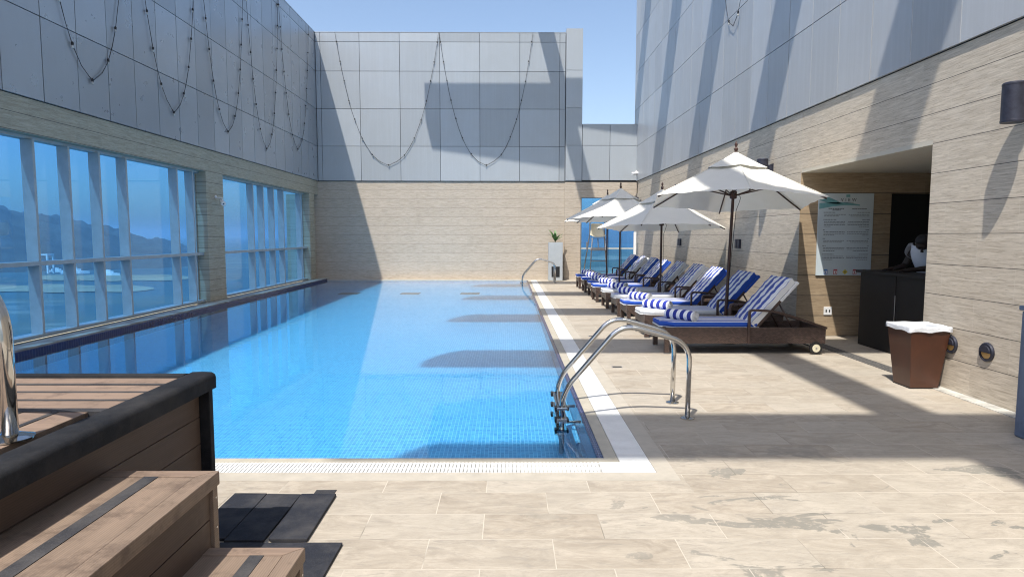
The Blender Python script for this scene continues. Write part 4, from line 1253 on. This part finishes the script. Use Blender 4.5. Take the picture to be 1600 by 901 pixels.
for i, (c, nm) in enumerate(sym):
    x = 4.735 + .145*i; z = .968
    mm = bpy.data.materials.get('symbol_' + nm) or simple('symbol_' + nm, c, .5)
    b = MB()
    if nm == 'yellow': b.prism([(x-.04, z), (x, z-.04), (x+.04, z), (x, z+.04)], SY-.0018, SY-.0004, f=lambda a, c_, y: (a, y, c_))
    else: b.box(x-.028, x+.028, SY-.0018, SY-.0004, z-.037, z+.037)
    o = b.build('safety_symbol', mm, SB)
    b = MB()
    if nm == 'yellow': b.prism([(x-.012, z-.012), (x+.012, z-.012), (x, z+.014)], SY-.0026, SY-.0019, f=lambda a, c_, y: (a, y, c_)); b.build('pictogram', M['ink'], o)
    else: b.box(x-.020, x+.020, SY-.0026, SY-.0019, z-.030, z+.016); b.build('pictogram', M['white'], o)
    if nm != 'yellow':
        b = MB(); b.box(x-.006, x+.006, SY-.0034, SY-.0027, z-.024, z+.010); b.build('pictogram', mm, o)

# ------------------------------------------------------------------ counter and attendant
CT = thing('reception_counter', 'black towel counter inside the doorway recess', 'counter', (4.9, 7.8, 0))
b = MB(); b.box(4.89, 5.22, 7.985, 8.79, .0, 1.0); b.build('front_panel', M['counter'], CT, bevel=.004)
b = MB(); b.box(4.895, 5.22, 7.0, 7.975, .0, 1.0); b.build('front_panel', M['counter'], CT, bevel=.004)
b = MB(); b.box(4.84, 5.28, 6.95, 8.83, 1.001, 1.035); b.build('top', M['counter'], CT, bevel=.004)
b = MB(); b.tube([(4.888, 7.98, .35), (4.888, 7.98, .75)], .005, 6); b.build('hinge', M['alum'], CT)

def skin_obj(name, verts, edges, radii, mat, parent, sub=2, root=0):
    me = bpy.data.meshes.new(name); off = parent.location if parent else Vector()
    me.from_pydata([tuple(Vector(v)-off) for v in verts], edges, [])
    me.materials.append(mat)
    o = bpy.data.objects.new(name, me); col.objects.link(o)
    if parent: o.parent = parent
    md = o.modifiers.new('Skin', 'SKIN'); md.use_smooth_shade = True
    sv = me.skin_vertices[0].data
    for i, r in enumerate(radii): sv[i].radius = (r, r) if not isinstance(r, tuple) else r
    sv[root].use_root = True
    s = o.modifiers.new('Subsurf', 'SUBSURF'); s.levels = sub; s.render_levels = sub
    return o
px, py = 5.47, 8.32
PP = thing('person', 'person in a white polo shirt leaning over the black counter, head bowed', 'person', (px, py, 0))
V = []; Ed = []; Rr = []
def j(p, r, par=None):
    V.append(p); Rr.append(r)
    if par is not None: Ed.append((par, len(V)-1))
    return len(V)-1
pel = j((px+.10, py+.02, .93), .135)
wst = j((px+.05, py, 1.08), .125, pel); chs = j((px-.02, py-.03, 1.26), .145, wst)
nkb = j((px-.09, py-.075, 1.375), .070, chs); nk = j((px-.135, py-.125, 1.395), .055, nkb)
hd0 = j((px-.165, py-.17, 1.39), .078, nk); hd1 = j((px-.195, py-.23, 1.40), .092, hd0); hd2 = j((px-.215, py-.285, 1.435), .078, hd1)
for s in (-1, 1):
    hip = j((px+.11, py+s*.095, .84), .095, pel); kn = j((px+.09, py+s*.105, .47), .062, hip); an = j((px+.12, py+s*.11, .09), .042, kn); j((px-.03, py+s*.12, .045), .035, an)
    sh_ = j((px-.04, py-.03+s*.175, 1.335), .066, chs); el = j((px-.14, py-.06+s*.27, 1.10), .043, sh_); wr = j((px-.33, py-.08+s*.19, 1.075), .030, el)
    pa = j((px-.40, py-.08+s*.165, 1.062), .030, wr)
    for f_, L in ((-.027, .062), (-.009, .074), (.009, .070), (.027, .055)):
        a1 = j((px-.445, py-.08+s*.16+f_, 1.062), .0105, pa); a2 = j((px-.445-L*.5, py-.08+s*.155+f_*1.15, 1.060), .0095, a1); j((px-.445-L, py-.08+s*.15+f_*1.2, 1.049), .008, a2)
    th = j((px-.375, py-.08+s*.125, 1.06), .013, wr); j((px-.415, py-.08+s*.100, 1.055), .010, th)
body = skin_obj('body', V, Ed, Rr, M['skin'], PP)
Vs = [(px+.08, py+.02, .98), (px+.05, py, 1.08), (px-.02, py-.03, 1.26), (px-.07, py-.05, 1.365), (px-.095, py-.065, 1.41)]
Es = [(0,1),(1,2),(2,3),(3,4)]; Rs = [.155, .150, .170, .115, .085]
for s in (-1, 1):
    k = len(Vs)
    Vs += [(px-.04, py-.03+s*.18, 1.335), (px-.095, py-.048+s*.235, 1.215)]; Es += [(2, k), (k, k+1)]; Rs += [.088, .078]
skin_obj('polo_shirt', Vs, Es, Rs, M['shirt'], PP)
Vt = [(px+.10, py+.02, .94)]; Et = []; Rt = [.150]
for s in (-1, 1):
    k = len(Vt); Vt += [(px+.11, py+s*.095, .82), (px+.09, py+s*.105, .47), (px+.115, py+s*.11, .12)]; Et += [(0,k),(k,k+1),(k+1,k+2)]; Rt += [.112, .080, .062]
skin_obj('trousers', Vt, Et, Rt, M['trouser'], PP)
b = MB(); hc = Vector((px-.205, py-.262, 1.44)); b.lathe(hc, [(.02, .085), (.06, .072), (.088, .035), (.094, -.005), (.085, -.03)], 20); b.build('hair', M['hair'], PP, smooth=True)
b = MB(); fd = Vector((-.42, -.50, -.76)).normalized(); fc = Vector((px-.195, py-.23, 1.40)); sd = Vector((-.766, .643, 0)); upv = sd.cross(fd) if sd.cross(fd).z > 0 else fd.cross(sd)
b.tube([fc + fd*.085 + upv*.015, fc + fd*.105 - upv*.015, fc + fd*.088 - upv*.022], [.010, .014, .010], 8)
for s in (-1, 1):
    b.tube([fc + sd*s*.088 + upv*.025, fc + sd*s*.098, fc + sd*s*.086 - upv*.025], [.010, .016, .009], 8)
b.build('nose_and_ears', M['skin'], PP, smooth=True)
for s in (-1, 1):
    b = MB(); b.lathe(fc + fd*.078 + sd*s*.032 + upv*.022, [(.002, -.011), (.010, -.006), (.012, 0), (.010, .006), (.002, .011)], 10); b.build('eye', M['hair'], PP, smooth=True)
b = MB(); b.tube([fc + fd*.086 + sd*.022 - upv*.045, fc + fd*.094 - upv*.047, fc + fd*.086 - sd*.022 - upv*.045], [.004, .007, .004], 6); b.build('mouth', M['hair'], PP, smooth=True)

# ------------------------------------------------------------------ waste bin
BN = thing('waste_bin', 'tapered brown metal waste bin with white liner beside the facade', 'bin', (4.105, 6.30, 0))
def ring(hw, z, cx=4.105, cy=6.295): return [(cx-hw, cy-hw, z), (cx+hw, cy-hw, z), (cx+hw, cy+hw, z), (cx-hw, cy+hw, z)]
b = MB()
vs = ring(.138, .008) + ring(.196, .60) + ring(.188, .60) + ring(.135, .03)
b.add(vs, [(0,1,5,4),(1,2,6,5),(2,3,7,6),(3,0,4,7),(4,5,9,8),(5,6,10,9),(6,7,11,10),(7,4,8,11),(8,9,13,12),(9,10,14,13),(10,11,15,14),(11,8,12,15),(12,13,14,15),(3,2,1,0)])
b.build('body', M['bin'], BN, bevel=.004)
b = MB(); hw = .142; vs = ring(hw, 0) + ring(hw, .0079); b.add(vs, [(0,1,5,4),(1,2,6,5),(2,3,7,6),(3,0,4,7),(4,5,6,7),(3,2,1,0)]); b.build('plinth', M['black'], BN)
b = MB(); rings_ = []
NP = 48; rr = random.Random(11)
for (hw, z, am) in ((.201, .572, .014), (.203, .595, .006), (.203, .612, .005), (.199, .624, .005), (.192, .624, .005), (.184, .600, .008), (.170, .45, .012), (.150, .25, .015)):
    rg = []
    for k in range(NP):
        u = k/NP*4; sgm = int(u); f = u - sgm
        c = ring(hw, z); p = Vector(c[sgm]).lerp(Vector(c[(sgm+1) % 4]), f)
        w = am*(math.sin(k*.9 + hw*60) + .5*math.sin(k*.41 + z*40)) + rr.uniform(-.12, .12)*am
        d_ = Vector((p.x-4.105, p.y-6.295, 0)).normalized()
        rg.append(tuple(p + d_*abs(w)*.6*(1 if hw > .19 else -1) + Vector((0, 0, w*.45))))
    rings_.append(rg)
vs = [p for r_ in rings_ for p in r_]
b.add(vs, [(i*NP+k, i*NP+(k+1) % NP, (i+1)*NP+(k+1) % NP, (i+1)*NP+k) for i in range(len(rings_)-1) for k in range(NP)] + [tuple((len(rings_)-1)*NP+k for k in range(NP))])
b.build('liner', M['liner'], BN, smooth=True)

# ------------------------------------------------------------------ grey-blue plastic cabinet at the right edge
LK = thing('plastic_cabinet', 'grey-blue moulded plastic cabinet cut off by the right frame edge', 'cabinet', (4.06, 4.4, 0))
b = MB()
b.box(3.818, 4.318, 4.12, 4.682, .0, .95); b.build('body', M['locker'], LK, bevel=.018, seg=3)
b = MB(); b.box(3.80, 4.318, 4.10, 4.69, .953, .99); b.build('lid', M['locker'], LK, bevel=.012, seg=3)
b = MB()
b.box(3.806, 3.8179, 4.20, 4.62, .06, .12); b.box(3.806, 3.8179, 4.20, 4.62, .80, .88); b.box(3.806, 3.8179, 4.58, 4.64, .1201, .7999); b.box(3.806, 3.8179, 4.16, 4.22, .1201, .7999)
b.build('side_rib', M['locker'], LK, bevel=.005)
b = MB(); b.box(3.87, 4.27, 4.108, 4.1199, .10, .85); b.build('door_panel', M['locker'], LK, bevel=.006)

# ------------------------------------------------------------------ sea air
hz = NT('sea_air')
pv = hz.n('ShaderNodeVolumePrincipled', ins={'Color': (.80, .88, 1.0, 1), 'Density': .00022, 'Anisotropy': .0})
hz.link(pv.outputs[0], hz.out.inputs['Volume'])
b = MB(); b.box(-41000, 41000, -41000, 41000, ZS-1.0, 90)
tag(b.build('haze', hz.mat), kind='stuff')

# ------------------------------------------------------------------ light, sky, camera
w = bpy.data.worlds.new('World'); sc.world = w; w.use_nodes = True
nt = w.node_tree; bg = nt.nodes['Background']
sky = nt.nodes.new('ShaderNodeTexSky'); sky.sky_type = 'NISHITA'; sky.sun_disc = False
el = math.asin(-SUN.z); az = math.atan2(-SUN.x, -SUN.y)
sky.sun_elevation = el; sky.sun_rotation = az % (2*PI)
sky.air_density = 1.0; sky.dust_density = 2.0; sky.ozone_density = 1.6; sky.altitude = 40
nt.links.new(sky.outputs[0], bg.inputs[0]); bg.inputs[1].default_value = .15
ld = bpy.data.lights.new('sun', 'SUN'); ld.energy = 4.3; ld.angle = R(.65); ld.color = (1.0, .955, .88)
lo_ = bpy.data.objects.new('sun', ld); col.objects.link(lo_); lo_.location = (-10, -15, 30)
lo_.rotation_euler = SUN.to_track_quat('-Z', 'Y').to_euler()

cd = bpy.data.cameras.new('camera'); cam = bpy.data.objects.new('camera', cd); col.objects.link(cam)
cd.sensor_width = 36; cd.lens = 993.42/1600*36; cd.clip_start = .05; cd.clip_end = 60000
fw = Vector((.00532697, .9965702, -.08258005)); rt = Vector((.99998551, -.00524442, .00121651)); up = Vector((-.00077925, .08258534, .99658369))
cam.matrix_world = Matrix(((rt.x, up.x, -fw.x, 0), (rt.y, up.y, -fw.y, 0), (rt.z, up.z, -fw.z, 1.5), (0, 0, 0, 1)))
sc.camera = cam
sc.view_settings.view_transform = 'Standard'; sc.view_settings.look = 'None'; sc.view_settings.gamma = 1
sc.view_settings.use_curve_mapping = False
sc.view_settings.exposure = .52
sc.cycles.max_bounces = 10; sc.cycles.transparent_max_bounces = 24; sc.cycles.diffuse_bounces = 4; sc.cycles.glossy_bounces = 5
sc.cycles.use_denoising = True
sc.cycles.filter_width = 1.1
sc.cycles.sample_clamp_indirect = 6
